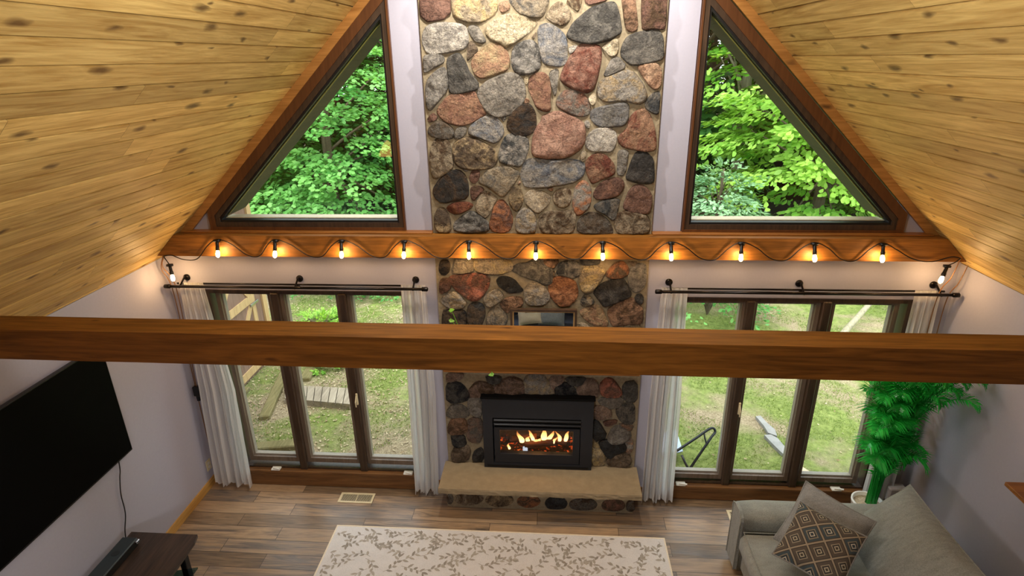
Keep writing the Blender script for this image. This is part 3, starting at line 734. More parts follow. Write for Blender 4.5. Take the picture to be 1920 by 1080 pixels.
chim = thing('stone_chimney', 'tall fieldstone chimney breast of mixed grey and russet stones', 'chimney', (.02, 0, 0))
b = MB()
b.xz([(CHL, 1.1), (CHR, 1.1), (CHR, zc(CHR)-.1), (AX+.05, APEX-.12), (AX-.05, APEX-.12), (CHL, zc(CHL)-.1)], SY, -.001)
b.xz([(CHL, .28), (-.47, .28), (-.47, 1.1), (CHL, 1.1)], SY, -.001); b.xz([(.46, .28), (CHR, .28), (CHR, 1.1), (.46, 1.1)], SY, -.001)
b.build('mortar', M_mortar, chim)
random.seed(5)
items = []
for kind, P, mk in STONES:
    W = [hit(x, y, 1, SY-.012) for x, y in P]
    items.append((kind, [(min(max(p.x, CHL+.012), CHR-.012), p.z) for p in W], mk))
ztop = hit(1020, -16, 1, SY).z
items += gen_stones(CHL+.02, CHR-.02, ztop+.02, 4.78)+gen_stones(CHL+.22, CHR-.22, 4.78, 5.0)+gen_stones(AX-.5, AX+.5, 5.0, 5.22)
items += gen_stones(CHL+.02, CHR-.02, 1.47, 1.77)
cz_ = lambda it: sum(p[1] for p in it[1])/len(it[1])
for lo, hi in ((2.5, 9), (1.85, 2.5), (1.4, 1.85), (0, 1.4)): stone_mesh('fieldstones', [it for it in items if lo <= cz_(it) < hi], SY, chim)

# ------------------------------------------------------------------ raised hearth
he = thing('stone_hearth', 'raised stone hearth with a thick limestone slab before the fire', 'hearth', (.02, -.25, 0))
b = MB(); b.box((CHL+.01, -.265, 0.001), (CHR-.02, -.001, .30)); b.build('base', M_mortar, he)
hs = []
for kind, cx, cy, w, h, mk in (('g', 222, 888, 40, 62, 'k'), ('t', 345, 888, 165, 74, 'k'), ('k', 545, 896, 160, 74, 't'), ('k', 735, 905, 132, 72, 'o'), ('b', 915, 918, 126, 84, 'd'), ('g', 1092, 926, 158, 80, 'k'), ('k', 1288, 932, 134, 78, 'p'), ('g', 1400, 938, 52, 74, 'k')):
    px = [(780+(cx+w*.58*math.cos(a))/3.483, 680+(cy+h*.58*math.sin(a))/3.483) for a in [2*PI*k/10 for k in range(10)]]
    W = [hit(x, y, 1, -.265) for x, y in px]; hs.append((kind, [(p.x, min(.285, max(.02, p.z))) for p in W], mk))
stone_mesh('fieldstones', hs, -.262, he, .5)
b = MB(); n = 60; z1 = .352; z0 = .302; top = []; 
pts_f = [(-.885+i/n*(.918+.885), -.435+.006*noise.noise(Vector((i*.5, 0, 0)))) for i in range(n+1)]
poly = pts_f+[(.918, -.05), (-.885, -.05)]
i0 = b.add([(x, y, z1) for x, y in poly]); b.face([i0+i for i in range(len(poly))])
prev = [i0+i for i in range(len(poly))]
for k, zz in enumerate((.336, .318, .300)):
    i1 = b.add([(x, y+.010*noise.noise(Vector((x*14, k*3.1, 7)))-.004, zz) for x, y in poly]); cur = [i1+i for i in range(len(poly))]
    for i in range(len(poly)): j = (i+1) % len(poly); b.face([prev[i], cur[i], cur[j], prev[j]])
    prev = cur
b.face(prev[::-1]); b.build('slab', M_slab, he)

# ------------------------------------------------------------------ fireplace insert
fi = thing('fireplace_insert', 'black steel gas fireplace insert with a lit fire', 'fireplace', (-.003, -.1, .353))
FX0, FX1, FZ0, FZ1, FY = -.503, .494, .353, 1.105, -.12
gx0, gx1, gz0, gz1 = -.352, .318, .505, .772
b = MB(); b.ring([(FX0, FZ0), (FX1, FZ0), (FX1, FZ1), (FX0, FZ1)], [(-.415, FZ0+.05), (.385, FZ0+.05), (.385, .90), (-.415, .90)], FY, -.002); b.build('surround_panel', M_blackmat, fi)
b = MB(); b.box((FX0-.012, FY-.025, FZ1), (FX1+.012, -.05, FZ1+.022), .006); b.build('top_ledge', plain('dull_black_ledge', (14, 14, 15), .85, spec=.15), fi)
for z in (.872, .828):
    b = MB(); b.obox(((FX0+FX1)/2, FY+.012, z), (1, 0, 0), (0, 1, -.5), (0, .5, 1), (.398, .018, .011), .004); b.build('louvre', M_black, fi)
b = MB(); b.box((-.415, FY+.05, .79), (.385, FY+.055, .9)); b.build('louvre_backing', M_gasket, fi)
b = MB(); b.ring([(-.400, FZ0+.055), (.378, FZ0+.055), (.378, .795), (-.400, .795)], [(gx0, gz0), (gx1, gz0), (gx1, gz1), (gx0, gz1)], FY+.006, -.06); df = b.build('door_frame', M_blackmat, fi)
b = MB(); b.box((gx0, FY+.022, gz0), (gx1, FY+.025, gz1)); b.build('glass_pane', M_fglass, df)
b = MB(); b.box((FX0+.03, FY-.004, FZ0+.012), (FX1-.03, FY+.0, FZ0+.03)); b.build('lower_grille', M_black, fi)
# the firebox runs back through the wall
M_fbrick = plain('firebox_brick', (92, 78, 66), .9, var=.35, scale=22, bump=.5)
b = MB(); yb_, yf = .30, -.06
for q in ([(gx0-.03, yb_, gz0-.04), (gx1+.03, yb_, gz0-.04), (gx1+.03, yb_, gz1+.05), (gx0-.03, yb_, gz1+.05)],
          [(gx0-.03, yf, gz0-.04), (gx0-.03, yb_, gz0-.04), (gx0-.03, yb_, gz1+.05), (gx0-.03, yf, gz1+.05)],
          [(gx1+.03, yb_, gz0-.04), (gx1+.03, yf, gz0-.04), (gx1+.03, yf, gz1+.05), (gx1+.03, yb_, gz1+.05)],
          [(gx0-.03, yf, gz1+.05), (gx0-.03, yb_, gz1+.05), (gx1+.03, yb_, gz1+.05), (gx1+.03, yf, gz1+.05)],
          [(gx0-.03, yf, gz0-.04), (gx1+.03, yf, gz0-.04), (gx1+.03, yb_, gz0-.04), (gx0-.03, yb_, gz0-.04)]):
    k = b.add(q); b.face([k, k+1, k+2, k+3])
b.build('firebox', M_fbrick, fi)
def ember_mat():
    t = NT('glowing_embers'); v = t.coord(); n = t.noise(v, 30, 4)
    p = t.principled(lin((50, 30, 20)), .9)
    t.l(t.ramp(n, [(.56, (0, 0, 0, 1)), (.66, (.9, .09, .01, 1)), (.8, (1, .4, .06, 1))]), p.inputs['Emission Color']); p.inputs['Emission Strength'].default_value = .9
    return t.m
M_ember = ember_mat()
rows = [[(gx0-.02+i/30*(gx1-gx0+.04), -.05+j/6*.27, gz0-.03+.02*noise.noise(Vector((i*.7, j*.9, 1)))) for j in range(7)] for i in range(31)]
b = MB(); b.grid(rows); b.build('ember_bed', M_ember, fi, True)
M_log = wood('charred_log', (40, 24, 16), (128, 72, 36), axis=0, rough=.9, knots=False)
for p0, p1, r in (((-.13, -.01, .535), (.14, .01, .56), .034), ((-.28, .10, .52), (-.02, .12, .54), .03), ((.02, .11, .54), (.27, .06, .52), .032)):
    b = MB(); P = [Vector(p0).lerp(Vector(p1), i/8)+Vector((0, 0, .006*noise.noise(Vector((i*1.3, r*99, 0))))) for i in range(9)]
    b.tube(P, [r*(1+.12*noise.noise(Vector((i*.9, 3, r*50)))) for i in range(9)], 10); b.build('log', M_log, fi, True)
def flame_mat():
    t = NT('flame'); z = t.n('ShaderNodeSeparateXYZ'); t.l(t.coord('UV'), z.inputs[0])
    e = t.n('ShaderNodeEmission'); t.l(t.ramp(z.outputs[1], [(0, (1, .62, .22, 1)), (.45, (1, .55, .16, 1)), (1, (1, .2, .03, 1))]), e.inputs[0])
    t.l(t.math('MULTIPLY_ADD', z.outputs[1], -4.2, 5.4), e.inputs[1])
    tr = t.n('ShaderNodeBsdfTransparent'); mx = t.n('ShaderNodeMixShader')
    t.l(t.math('MULTIPLY_ADD', z.outputs[1], .75, .12), mx.inputs[0]); t.l(e.outputs[0], mx.inputs[1]); t.l(tr.outputs[0], mx.inputs[2]); t.l(mx.outputs[0], t.out.inputs[0]); return t.m
M_flame = flame_mat()
def flame(cx, cy, z0, w, h, lean, seed):
    b = MB(); n = 9; ring = []
    for i in range(n+1):
        t = i/n; r = w*(math.sin(PI*min(1, t*.75+.22))**1.1)*(1-t)**.55*.62+.0006
        px = cx+lean*t*t+.014*math.sin(t*6+seed)*t; 
        ring.append([(px+r*math.cos(2*PI*k/8), cy+r*.45*math.sin(2*PI*k/8), z0+h*t) for k in range(8)])
    base = b.add([p for R in ring for p in R])
    for i in range(n):
        for k in range(8):
            j = (k+1) % 8; b.face([base+i*8+k, base+i*8+j, base+(i+1)*8+j, base+(i+1)*8+k], [(0, i/n), (0, i/n), (0, (i+1)/n), (0, (i+1)/n)])
    return b.build('flame', M_flame, fi, True)
for a in ((-.155, .0, .555, .05, .13, -.055, 1), (-.10, .005, .56, .04, .075, .015, 2), (-.05, .02, .565, .035, .135, -.075, 3), (.055, .01, .575, .055, .16, -.02, 4), (.10, .02, .57, .045, .125, .07, 5),
          (.20, .05, .545, .034, .125, -.04, 6), (.255, .05, .545, .038, .14, .055, 7), (-.275, .0, .475, .024, .075, -.014, 8), (.01, .0, .57, .03, .05, .02, 9), (.14, .0, .555, .03, .09, .05, 10), (-.02, -.0, .57, .05, .03, .0, 11)): flame(*a)
b = MB(); b.box((-.145, -.045, .475), (-.10, -.02, .53), .006); b.build('pilot_shield', emis('pilot_glow', (.75, .85, 1.), .9), fi)

# ------------------------------------------------------------------ mantel shelf, mirror, vine
b = MB(); b.box((-.82, -.205, 1.405), (.862, SY-.03, 1.447), .006); tag(b.build('mantel_shelf', M_trimoak), 'plain wooden mantel shelf over the fireplace, mostly behind the near beam', 'shelf')
mr = thing('wall_mirror', 'small wood framed mirror on the mantel reflecting two cushions', 'mirror', (.044, -.105, 1.448))
mx0, mx1, mz0, mz1 = -.234, .322, 1.448, 1.974
def rect(a, c, z0, z1): return [(a, z0), (c, z0), (c, z1), (a, z1)]
b = MB(); b.ring(rect(mx0, mx1, mz0, mz1), rect(mx0+.018, mx1-.018, mz0+.018, mz1-.018), -.128, -.09); b.build('frame', M_dark, mr)
b = MB(); b.ring(rect(mx0+.018, mx1-.018, mz0+.018, mz1-.018), rect(mx0+.028, mx1-.028, mz0+.028, mz1-.028), -.118, -.095); b.build('inner_lip', plain('gilt_lip', (196, 160, 104), .35, .4), mr)
b = MB(); b.box((mx0+.03, -.104, mz0+.03), (mx1-.03, -.1, mz1-.03))
t = NT('mirror_glass'); t.principled((.72, .80, .86, 1), .02, metal=1.); b.build('mirror_glass', t.m, mr)
vn = thing('trailing_plant', 'small leafy vine in a pot at the left end of the mantel', 'plant', (-.62, -.135, 1.448))
b = MB(); b.lathe((-.62, -.135, 1.448), [(.045, 0), (.06, .11), (.064, .115), (.064, .125), (.054, .125)], 20); b.build('pot', plain('terracotta', (150, 92, 62), .8), vn, True)
lf = [hit(845, 582, 1, -.17), hit(845, 601, 1, -.17), hit(923, 702, 1, -.235)]
random.seed(3)
tips = lf+[Vector((-.62+random.uniform(-.18, .2), -.135+random.uniform(-.14, .02), random.uniform(1.48, 1.68))) for _ in range(9)]
for p in tips:
    b = MB(); b.tube(bez((-.62, -.135, 1.565), (-.62, -.14, 1.64), (p.x, p.y, max(p.z, 1.56)+.06), p, 8), .003, 5); b.build('stem', M_vine, vn)
    b = MB(); b.t = random.uniform(.3, 1)
    d = Vector((random.choice((-1, 1)), random.uniform(-.3, .1), random.uniform(-.3, .3))).normalized(); q = d.cross(Vector((0, -.5, .8))).normalized()
    L, w = .055, .02; P = [p-d*L*.3, p+q*w-d*L*.05, p+q*w*.7+d*L*.3, p+d*L*.65, p-q*w*.7+d*L*.3, p-q*w-d*L*.05]
    nn = d.cross(q)*.002
    k = b.add([x+nn for x in P]); m_ = b.add([x-nn for x in P]); b.face(range(k, k+6)); b.face(list(range(m_, m_+6))[::-1])
    for i in range(6): b.face([k+i, k+(i+1) % 6, m_+(i+1) % 6, m_+i])
    b.build('leaf', M_vine, vn)

# ------------------------------------------------------------------ string lights
sl = thing('string_lights', 'black wire string lights with thirteen lit bulbs looped along the back beam', 'string lights', (0, -.17, 2.58))
tops = [-2.625, -2.136, -1.586, -1.071, -.551, -.017, .504, 1.030, 1.562, 2.107, 2.609]
zt = 2.583
P = [(-3.125, -.16, 2.432), (-3.05, -.165, 2.44), (-2.96, -.165, 2.405), (-2.84, -.163, 2.41), (-2.73, -.163, 2.52)]
for i, x in enumerate(tops):
    P.append((x, -.17, zt))
    if i < len(tops)-1:
        nx = tops[i+1]; dx = nx-x
        P += [(x+dx*.22, -.162, zt-.045), (x+dx*.45, -.16, zt-.135), (x+dx*.66, -.16, zt-.145), (x+dx*.84, -.163, zt-.05)]
P += [(2.72, -.163, 2.53), (2.86, -.163, 2.455), (3.0, -.163, 2.435), (3.13, -.165, 2.475), (3.2, -.165, 2.465)]
b = MB(); b.tube(catmull(P, 6), .0042, 6); b.build('wire', M_black, sl, True)
M_cord = plain('amber_cord', (122, 84, 44), .5)  # the hanging cords are amber brown, unlike the black wire
M_bulb = emis('bulb_filament_glow', (1., .60, .25), 230., .45)
def socket(p, d):
    p = Vector(p); d = Vector(d).normalized()
    b = MB(); b.lathe(p, [(.006, -.012), (.012, 0), (.013, .05), (.016, .052), (.016, .075), (.011, .078)], 12, d)
    if abs(d.x) < .3: b.box((p.x-.022, p.y-.012, p.z-.006), (p.x+.022, p.y+.018, p.z+.012))
    s = b.build('socket', M_black, sl, True)
    b = MB(); b.lathe(p+d*.078, [(.009, 0), (.013, .012), (.0155, .028), (.0145, .042), (.009, .052), (.003, .056)], 14, d); b.build('bulb', M_bulb, s, True)
for x in tops: socket((x, -.178, zt-.012), (random.uniform(-.04, .04), -.30, -1))
pL = hit(318, 498, 1, -.2); socket(pL, (.12, -.15, -1)); pR = hit(1776, 500, 1, -.2); socket(pR, (-.28, -.15, -1))
b = MB(); b.tube(catmull([(-3.125, -.16, 2.432), (-3.10, -.19, 2.425), tuple(pL+Vector((0, 0, .01)))], 6), .004, 6); b.build('pigtail', M_black, sl)
b = MB(); b.tube(catmull([(3.2, -.165, 2.465), (3.15, -.19, 2.44), tuple(pR+Vector((.004, 0, .01)))], 6), .004, 6); b.build('pigtail', M_black, sl)
b = MB()
b.tube(catmull([(-3.125, -.16, 2.432), (-3.165, -.15, 2.33), (-3.13, -.1, 2.15), (-3.17, -.06, 1.6), (-3.19, -.06, 1.12)], 8), .004, 6)
b.tube(catmull([(-3.14, -.15, 2.432), (-3.195, -.13, 2.3), (-3.17, -.09, 2.1), (-3.205, -.05, 1.4), (-3.215, -.05, .35)], 8), .004, 6)
b.build('hanging_cord', M_cord, sl)
b = MB()
b.tube(catmull([(3.2, -.165, 2.46), (3.18, -.15, 2.3), (3.15, -.1, 2.1), (3.18, -.06, 1.4), (3.2, -.06, .4)], 8), .004, 6)
b.tube(catmull([(3.285, -.14, 2.40), (3.26, -.13, 2.25), (3.23, -.09, 2.05), (3.26, -.06, 1.3), (3.27, -.05, .4)], 8), .004, 6)
b.build('hanging_cord', M_cord, sl)
b = MB(); b.box((-3.225, -.085, 1.02), (-3.165, -.035, 1.12), .008); b.box((-3.21, -.075, .965), (-3.18, -.045, 1.02), .004); b.build('plug', M_black, sl)

# ------------------------------------------------------------------ curtain rods and sheers
def rod(label, x0, x1, z):
    r = thing('curtain_rod', label, 'curtain rod', ((x0+x1)/2, -.1, z))
    b = MB(); b.tube([(x0+.02, -.135, z), (x1-.02, -.135, z)], .0125, 12); b.build('front_rod', M_rod, r, True)
    b = MB(); b.tube([(x0+.07, -.06, z), (x1-.07, -.06, z)], .0085, 10); b.build('rear_rod', M_rod, r, True)
    for x, s_ in ((x0, 1), (x1, -1)):
        b = MB(); b.lathe((x, -.135, z), [(.012, 0), (.019, .006), (.019, .05), (.014, .055)], 14, (s_, 0, 0)); b.build('finial', M_rod, r, True)
    for x in (x0+.13, (x0+x1)/2, x1-.13):
        b = MB(); b.lathe((x, -.002, z+.035), [(.03, 0), (.03, .008), (.012, .014)], 16, (0, -1, 0))
        b.tube(catmull([(x, -.01, z+.035), (x, -.04, z+.045), (x, -.075, z+.025), (x, -.135, z-.012)], 5), .008, 8); b.tube([(x-.014, -.06, z-.01), (x+.014, -.06, z-.01)], .012, 8); b.build('bracket', M_rod, r, True)
    return r
rod('black double curtain rod above the left windows', -3.205, -.915, 2.15); rod('black double curtain rod above the right windows', .945, 3.29, 2.152)
def curtain(label, top, mid, bot, z0, ripple, seed, yoff=0.):
    # each of top, mid, bot: (x0, x1)
    b = MB(); nu, nv = 72, 30; rows = []; rs = random.Random(seed); ph = rs.uniform(0, 6)
    for j in range(nv+1):
        v = j/nv; z = 2.164+(z0-2.164)*v
        if v < .5: a = [top[i]+(mid[i]-top[i])*v*2 for i in (0, 1)]
        else: a = [mid[i]+(bot[i]-mid[i])*(v-.5)*2 for i in (0, 1)]
        amp = .001 if v < .02 else .006+.036*min(1, v*1.5); row = []
        for i in range(nu+1):
            u = i/nu; w = u*ripple*2*PI+ph+.5*math.sin(v*3+u*4+seed)
            y = -.073+yoff*v-amp*(.45+.7*math.sin(w)+.35*math.sin(w*1.7+1+v*2)+.3*math.sin(w*3.1+v*3))
            x = a[0]+(a[1]-a[0])*u+.006*math.cos(w)
            zz = z+(.028*math.sin(w*.5+seed)+.02*math.sin(w)) * (v**6)
            row.append((x, min(y, -.03), zz))
        rows.append(row)
    b.grid(rows)
    o = b.build('curtain', M_sheer, None, True, ((bot[0]+bot[1])/2, -.08, z0))
    return tag(o, label, 'curtain', 'white sheers')
curtain('white sheer curtain in the left corner beside the television wall', (-3.11, -2.90), (-3.13, -2.80), (-3.17, -2.815), .055, 5, 1, -.04)
curtain('white sheer curtain between the left windows and the stone chimney', (-1.165, -.955), (-1.18, -.93), (-1.19, -.96), .05, 4, 2, -.05)
curtain('white sheer curtain between the stone chimney and the right windows', (1.005, 1.215), (.97, 1.24), (.965, 1.245), .05, 5, 3, -.05)
curtain('white sheer curtain in the right corner behind the palm', (2.985, 3.185), (2.97, 3.18), (2.95, 3.17), .05, 4, 4, -.03)

# ------------------------------------------------------------------ television, cable, stand, soundbar
tv = thing('television', 'large black flat television on the left wall', 'television', (-3.2, -1.83, 1.09))
b = MB(); b.box((-3.222, -2.66, 1.088), (-3.185, -.965, 2.012), .004); b.build('housing', M_black, tv)
b = MB(); b.box((-3.1855, -2.65, 1.105), (-3.183, -.975, 2.002)); t = NT('dark_screen'); t.principled((.0015, .0015, .0018, 1), .5, spec=.05); b.build('screen', t.m, tv)
b = MB(); b.box((-3.2545, -2.0, 1.4), (-3.222, -1.6, 1.7)); b.build('wall_bracket', M_black, tv)
b = MB(); b.tube(catmull([(-3.215, -1.09, 1.095), (-3.235, -1.085, .98), (-3.225, -1.12, .93), (-3.23, -1.15, .8), (-3.235, -1.16, .62), (-3.235, -1.22, .46), (-3.235, -1.24, .2), (-3.235, -1.24, .004)], 8), .0045, 6)
tag(b.build('power_cable', M_black, None, False, (-3.23, -1.2, 0)), 'thin dark cable hanging down the wall below the television', 'cable')
st = thing('tv_stand', 'dark wood topped stand under the television', 'tv stand', (-2.9, -2.0, 0))
M_dtop = wood('dark_walnut_top', (36, 31, 31), (78, 62, 52), axis=1, rough=.35, knots=False)
pt = [(-3.17, -1.225), (-2.63, -1.225), (-2.61, -1.30), (-2.60, -1.55), (-2.60, -2.9), (-3.17, -2.9)]
b = MB(); b.xy(pt, .475, .50); b.build('top', M_dtop, st)
for x, y in ((-3.12, -1.3), (-2.70, -1.34), (-3.12, -2.8), (-2.70, -2.8)):
    b = MB(); b.box((x-.025, y-.025, .001), (x+.025, y+.025, .475), .004); b.build('leg', M_black, st)
gs = [hit(328, 1062, 2, .30), hit(371, 1064, 2, .30)]
b = MB(); b.xy([(-3.14, -1.5), (gs[1].x, gs[1].y), (gs[1].x-.03, -2.2), (gs[1].x-.1, -2.85), (-3.14, -2.85)], .29, .302); b.build('glass_shelf', M_tealglass, st)
b = MB(); b.xy([(-3.14, -1.34), (-2.66, -1.34), (-2.66, -2.85), (-3.14, -2.85)], .09, .102); b.build('glass_shelf', M_tealglass, st)
sb = thing('soundbar', 'slim dark soundbar on the stand under the television', 'soundbar', (-3.09, -1.85, .50))
M_sb = plain('charcoal_soundbar', (42, 54, 60), .42, .1)
b = MB(); b.box((-3.145, -2.35, .507), (-3.02, -1.34, .566), .008); b.build('body', M_sb, sb)
b = MB(); b.box((-3.0205, -2.33, .512), (-3.016, -1.36, .56)); b.build('front_grille', M_gasket, sb)
b = MB(); b.box((-3.018, -1.385, .535), (-3.0, -1.35, .563), .004); b.build('end_cap', M_steel, sb)
b = MB(); b.lathe((-3.083, -1.5, .566), [(.03, 0), (.03, .001), (.024, .0015)], 24); b.build('control_ring', plain('dark_ring', (24, 32, 38), .3), sb)
for y in (-1.45, -2.25):
    b = MB(); b.box((-3.13, y-.03, .501), (-3.04, y+.03, .508)); b.build('foot', M_black, sb)

# ------------------------------------------------------------------ floor vents, outlets
def vent(label, x0, x1, y0, y1):
    r = thing('floor_vent', label, 'vent', ((x0+x1)/2, (y0+y1)/2, 0), 'floor registers')
    e = .022
    b = MB(); z = .006
    for lo, hi in (((x0, y0), (x1, y0+e)), ((x0, y1-e), (x1, y1)), ((x0, y0+e), (x0+e, y1-e)), ((x1-e, y0+e), (x1, y1-e))): b.box((lo[0], lo[1], .0008), (hi[0], hi[1], z))
    b.build('frame', M_cream, r)
    b = MB(); b.box((x0+e, y0+e, .0008), (x1-e, y1-e, .0016)); b.build('duct_shade_sheet', M_gasket, r)  # black sheet under the slats stands in for the shade inside the duct
    b = MB(); n = int((x1-x0-2*e)/.0125)
    for i in range(n): xx = x0+e+.006+i*.0125; b.box((xx-.002, y0+e, .0018), (xx+.002, y1-e, .005))
    b.box(((x0+x1)/2-.004, y0+e, .002), ((x0+x1)/2+.004, y1-e, .0055))
    b.build('slats', M_cream, r)
vent('cream floor vent in the planks left of the hearth', -1.912, -1.577, -.268, -.132)
vent('cream floor vent by the sofa arm, partly hidden', 1.742, 2.07, -.315, -.182)
def outlet(label, x, y, z, sx):
    r = thing('wall_outlet', label, 'outlet', (x, y, z))
    b = MB(); b.box((min(x, x+sx*.007), y-.036, z-.058), (max(x, x+sx*.007), y+.036, z+.058), .003); b.build('cover_plate', M_cream, r)
    for dz in (-.02, .02):
        b = MB(); b.lathe((x+sx*.007, y, z+dz), [(.016, 0), (.016, .0015)], 14, (sx, 0, 0)); b.build('socket_face', M_white, r)
outlet('cream wall outlet low on the left wall near the corner', XL, -.075, .235, 1); outlet('cream wall outlet on the right wall behind the sofa', XR, -.17, .235, -1)
bx = thing('plastic_box', 'small grey and black box between the palm pot and the right wall', 'box', (3.21, -.14, 0))
b = MB(); b.box((3.13, -.2, .16), (3.28, -.11, .315), .01); b.build('upper_shell', plain('pale_grey_plastic', (178, 178, 186), .4), bx)
b = MB(); b.box((3.135, -.195, .001), (3.275, -.115, .16), .006); b.build('lower_shell', M_black, bx)
b = MB(); b.tube(catmull([(3.24, -.19, .31), (3.28, -.2, .335), (3.31, -.19, .29), (3.319, -.17, .255)], 6), .006, 6); b.build('cord', M_black, bx)

# ------------------------------------------------------------------ rug with leaf sprigs
def rug():
    b = MB(); x0, x1, y0, y1, z = -1.80, 1.11, -2.7, -.57, .012
    b.m = 0; b.box((x0+.006, y0+.006, .001), (x1-.006, y1-.006, z))
    b.m = 1; b.t = .5; rs = random.Random(21); zz = z+.0007
    def leaf(p, a, L, w):
        d = Vector((math.cos(a), math.sin(a), 0)); q = Vector((-d.y, d.x, 0)); p = Vector((p[0], p[1], zz+rs.random()*.0012))
        P = [p, p+d*L*.25+q*w*.42, p+d*L*.55+q*w*.5, p+d*L*.85+q*w*.25, p+d*L, p+d*L*.85-q*w*.25, p+d*L*.55-q*w*.5, p+d*L*.25-q*w*.42]
        if all(x0+.02 < v.x < x1-.02 and y0+.02 < v.y < y1-.02 for v in P):
            k = b.add(P); b.t = rs.random(); b.face(list(range(k, k+8)))
    pts = []
    for _ in range(9000):
        p = (rs.uniform(x0, x1), rs.uniform(y0, y1))
        if all((p[0]-q[0])**2+(p[1]-q[1])**2 > .115**2 for q in pts): pts.append(p)
    for p in pts:
        a = rs.uniform(-.6, .6)+(PI if rs.random() < .4 else 0); c = rs.uniform(-3.5, 3.5); x, y = p[0]-.09*math.cos(a), p[1]-.09*math.sin(a); prev = None
        for i in range(7):
            nx, ny = x+.028*math.cos(a), y+.028*math.sin(a)
            if x0+.03 < min(x, nx) and max(x, nx) < x1-.03 and y0+.03 < min(y, ny) and max(y, ny) < y1-.03:
                q = Vector((-math.sin(a), math.cos(a), 0))*.0021
                k = b.add([(x+q.x, y+q.y, zz), (x-q.x, y-q.y, zz), (nx-q.x, ny-q.y, zz), (nx+q.x, ny+q.y, zz)]); b.t = .4; b.face([k, k+1, k+2, k+3])
            leaf((nx, ny), a+(.75 if i % 2 else -.75)+rs.uniform(-.25, .25), rs.uniform(.04, .062), rs.uniform(.017, .025))
            x, y, a = nx, ny, a+c*.028*3
        leaf((x, y), a, .055, .022)
    return b
def rugleaf():
    t = NT('rug_leaf_pile'); a = t.attr('tint'); col = t.ramp(a, [(0, lin((146, 139, 130))), (1, lin((178, 171, 161)))])
    t.principled(col, .95, spec=.1); return t.m
M_rug = fabric('rug_pile', (199, 196, 195), (223, 220, 219), 150, bump=.3)
rg = thing('area_rug', 'pale area rug with a grey leaf sprig pattern', 'rug', (-.35, -1.6, 0))
rug().build('pile', [M_rug, rugleaf()], rg)
b = MB()
for lo, hi in (((-1.806, -2.706), (1.116, -2.694)), ((-1.806, -.576), (1.116, -.564)), ((-1.806, -2.694), (-1.794, -.576)), ((1.104, -2.694), (1.116, -.576))): b.box((lo[0], lo[1], .001), (hi[0], hi[1], .0135))
b.build('binding', plain('cream_binding', (226, 214, 192), .9), rg)

# ------------------------------------------------------------------ cushions
def cushion_grid(Mx, c, sx, sy, th, n=18, pull=.06, seed=0, k=2.6):
    rows_t, rows_b = [], []; c = Vector(c); X, Y, Z = Mx
    for i in range(n+1):
        rt, rb = [], []
        for j in range(n+1):
            u, v = -1+2*i/n, -1+2*j/n
            f = (max(0, 1-abs(u)**k)*max(0, 1-abs(v)**k))**.5
            pu = 1-pull*(1-v*v)*abs(u)**2; pv = 1-pull*(1-u*u)*abs(v)**2
            wr = .10*noise.noise(Vector((u*1.7+seed, v*1.7, seed*2.)))+.05*noise.noise(Vector((u*4+seed, v*4, 3)))
            P = c+X*(u*pu*sx/2)+Y*(v*pv*sy/2)
            rt.append(P+Z*(th/2*f*(1+wr))); rb.append(P-Z*(th/2*f))
        rows_t.append(rt); rows_b.append(rb)
    return rows_t, rows_b
def pillow(name, label, cat, Mx, c, sx, sy, th, mat, parent=None, seed=0, piping=None, pull=.06, k=2.6, group=None):
    T, Bm = cushion_grid(Mx, c, sx, sy, th, 18, pull, seed, k); n = 18
    def shell():
        b = MB(); kt = b.add([p for r in T for p in r]); kb = b.add([p for r in Bm for p in r])
        for i in range(n):
            for j in range(n):
                q = [i*(n+1)+j, (i+1)*(n+1)+j, (i+1)*(n+1)+j+1, i*(n+1)+j+1]; uv = [((a//(n+1))/n*sx, (a % (n+1))/n*sy) for a in q]
                b.face([kt+a for a in q], uv); b.face([kb+a for a in q][::-1], uv[::-1])
        return b
    edge = [T[i][0] for i in range(n+1)]+[T[n][j] for j in range(1, n+1)]+[T[i][n] for i in range(n-1, -1, -1)]+[T[0][j] for j in range(n-1, -1, -1)]
    if parent is None:
        r = thing(name, label, cat, c, group); shell().build('cover', mat, r, True)
        b = MB(); b.tube(edge, .006, 6, False); b.build('piping', piping or mat, r, True); return r
    o = shell().build(name, mat, parent, True)
    b = MB(); b.tube(edge, .006, 6, False); b.build('piping', piping or mat, o, True)
    return o

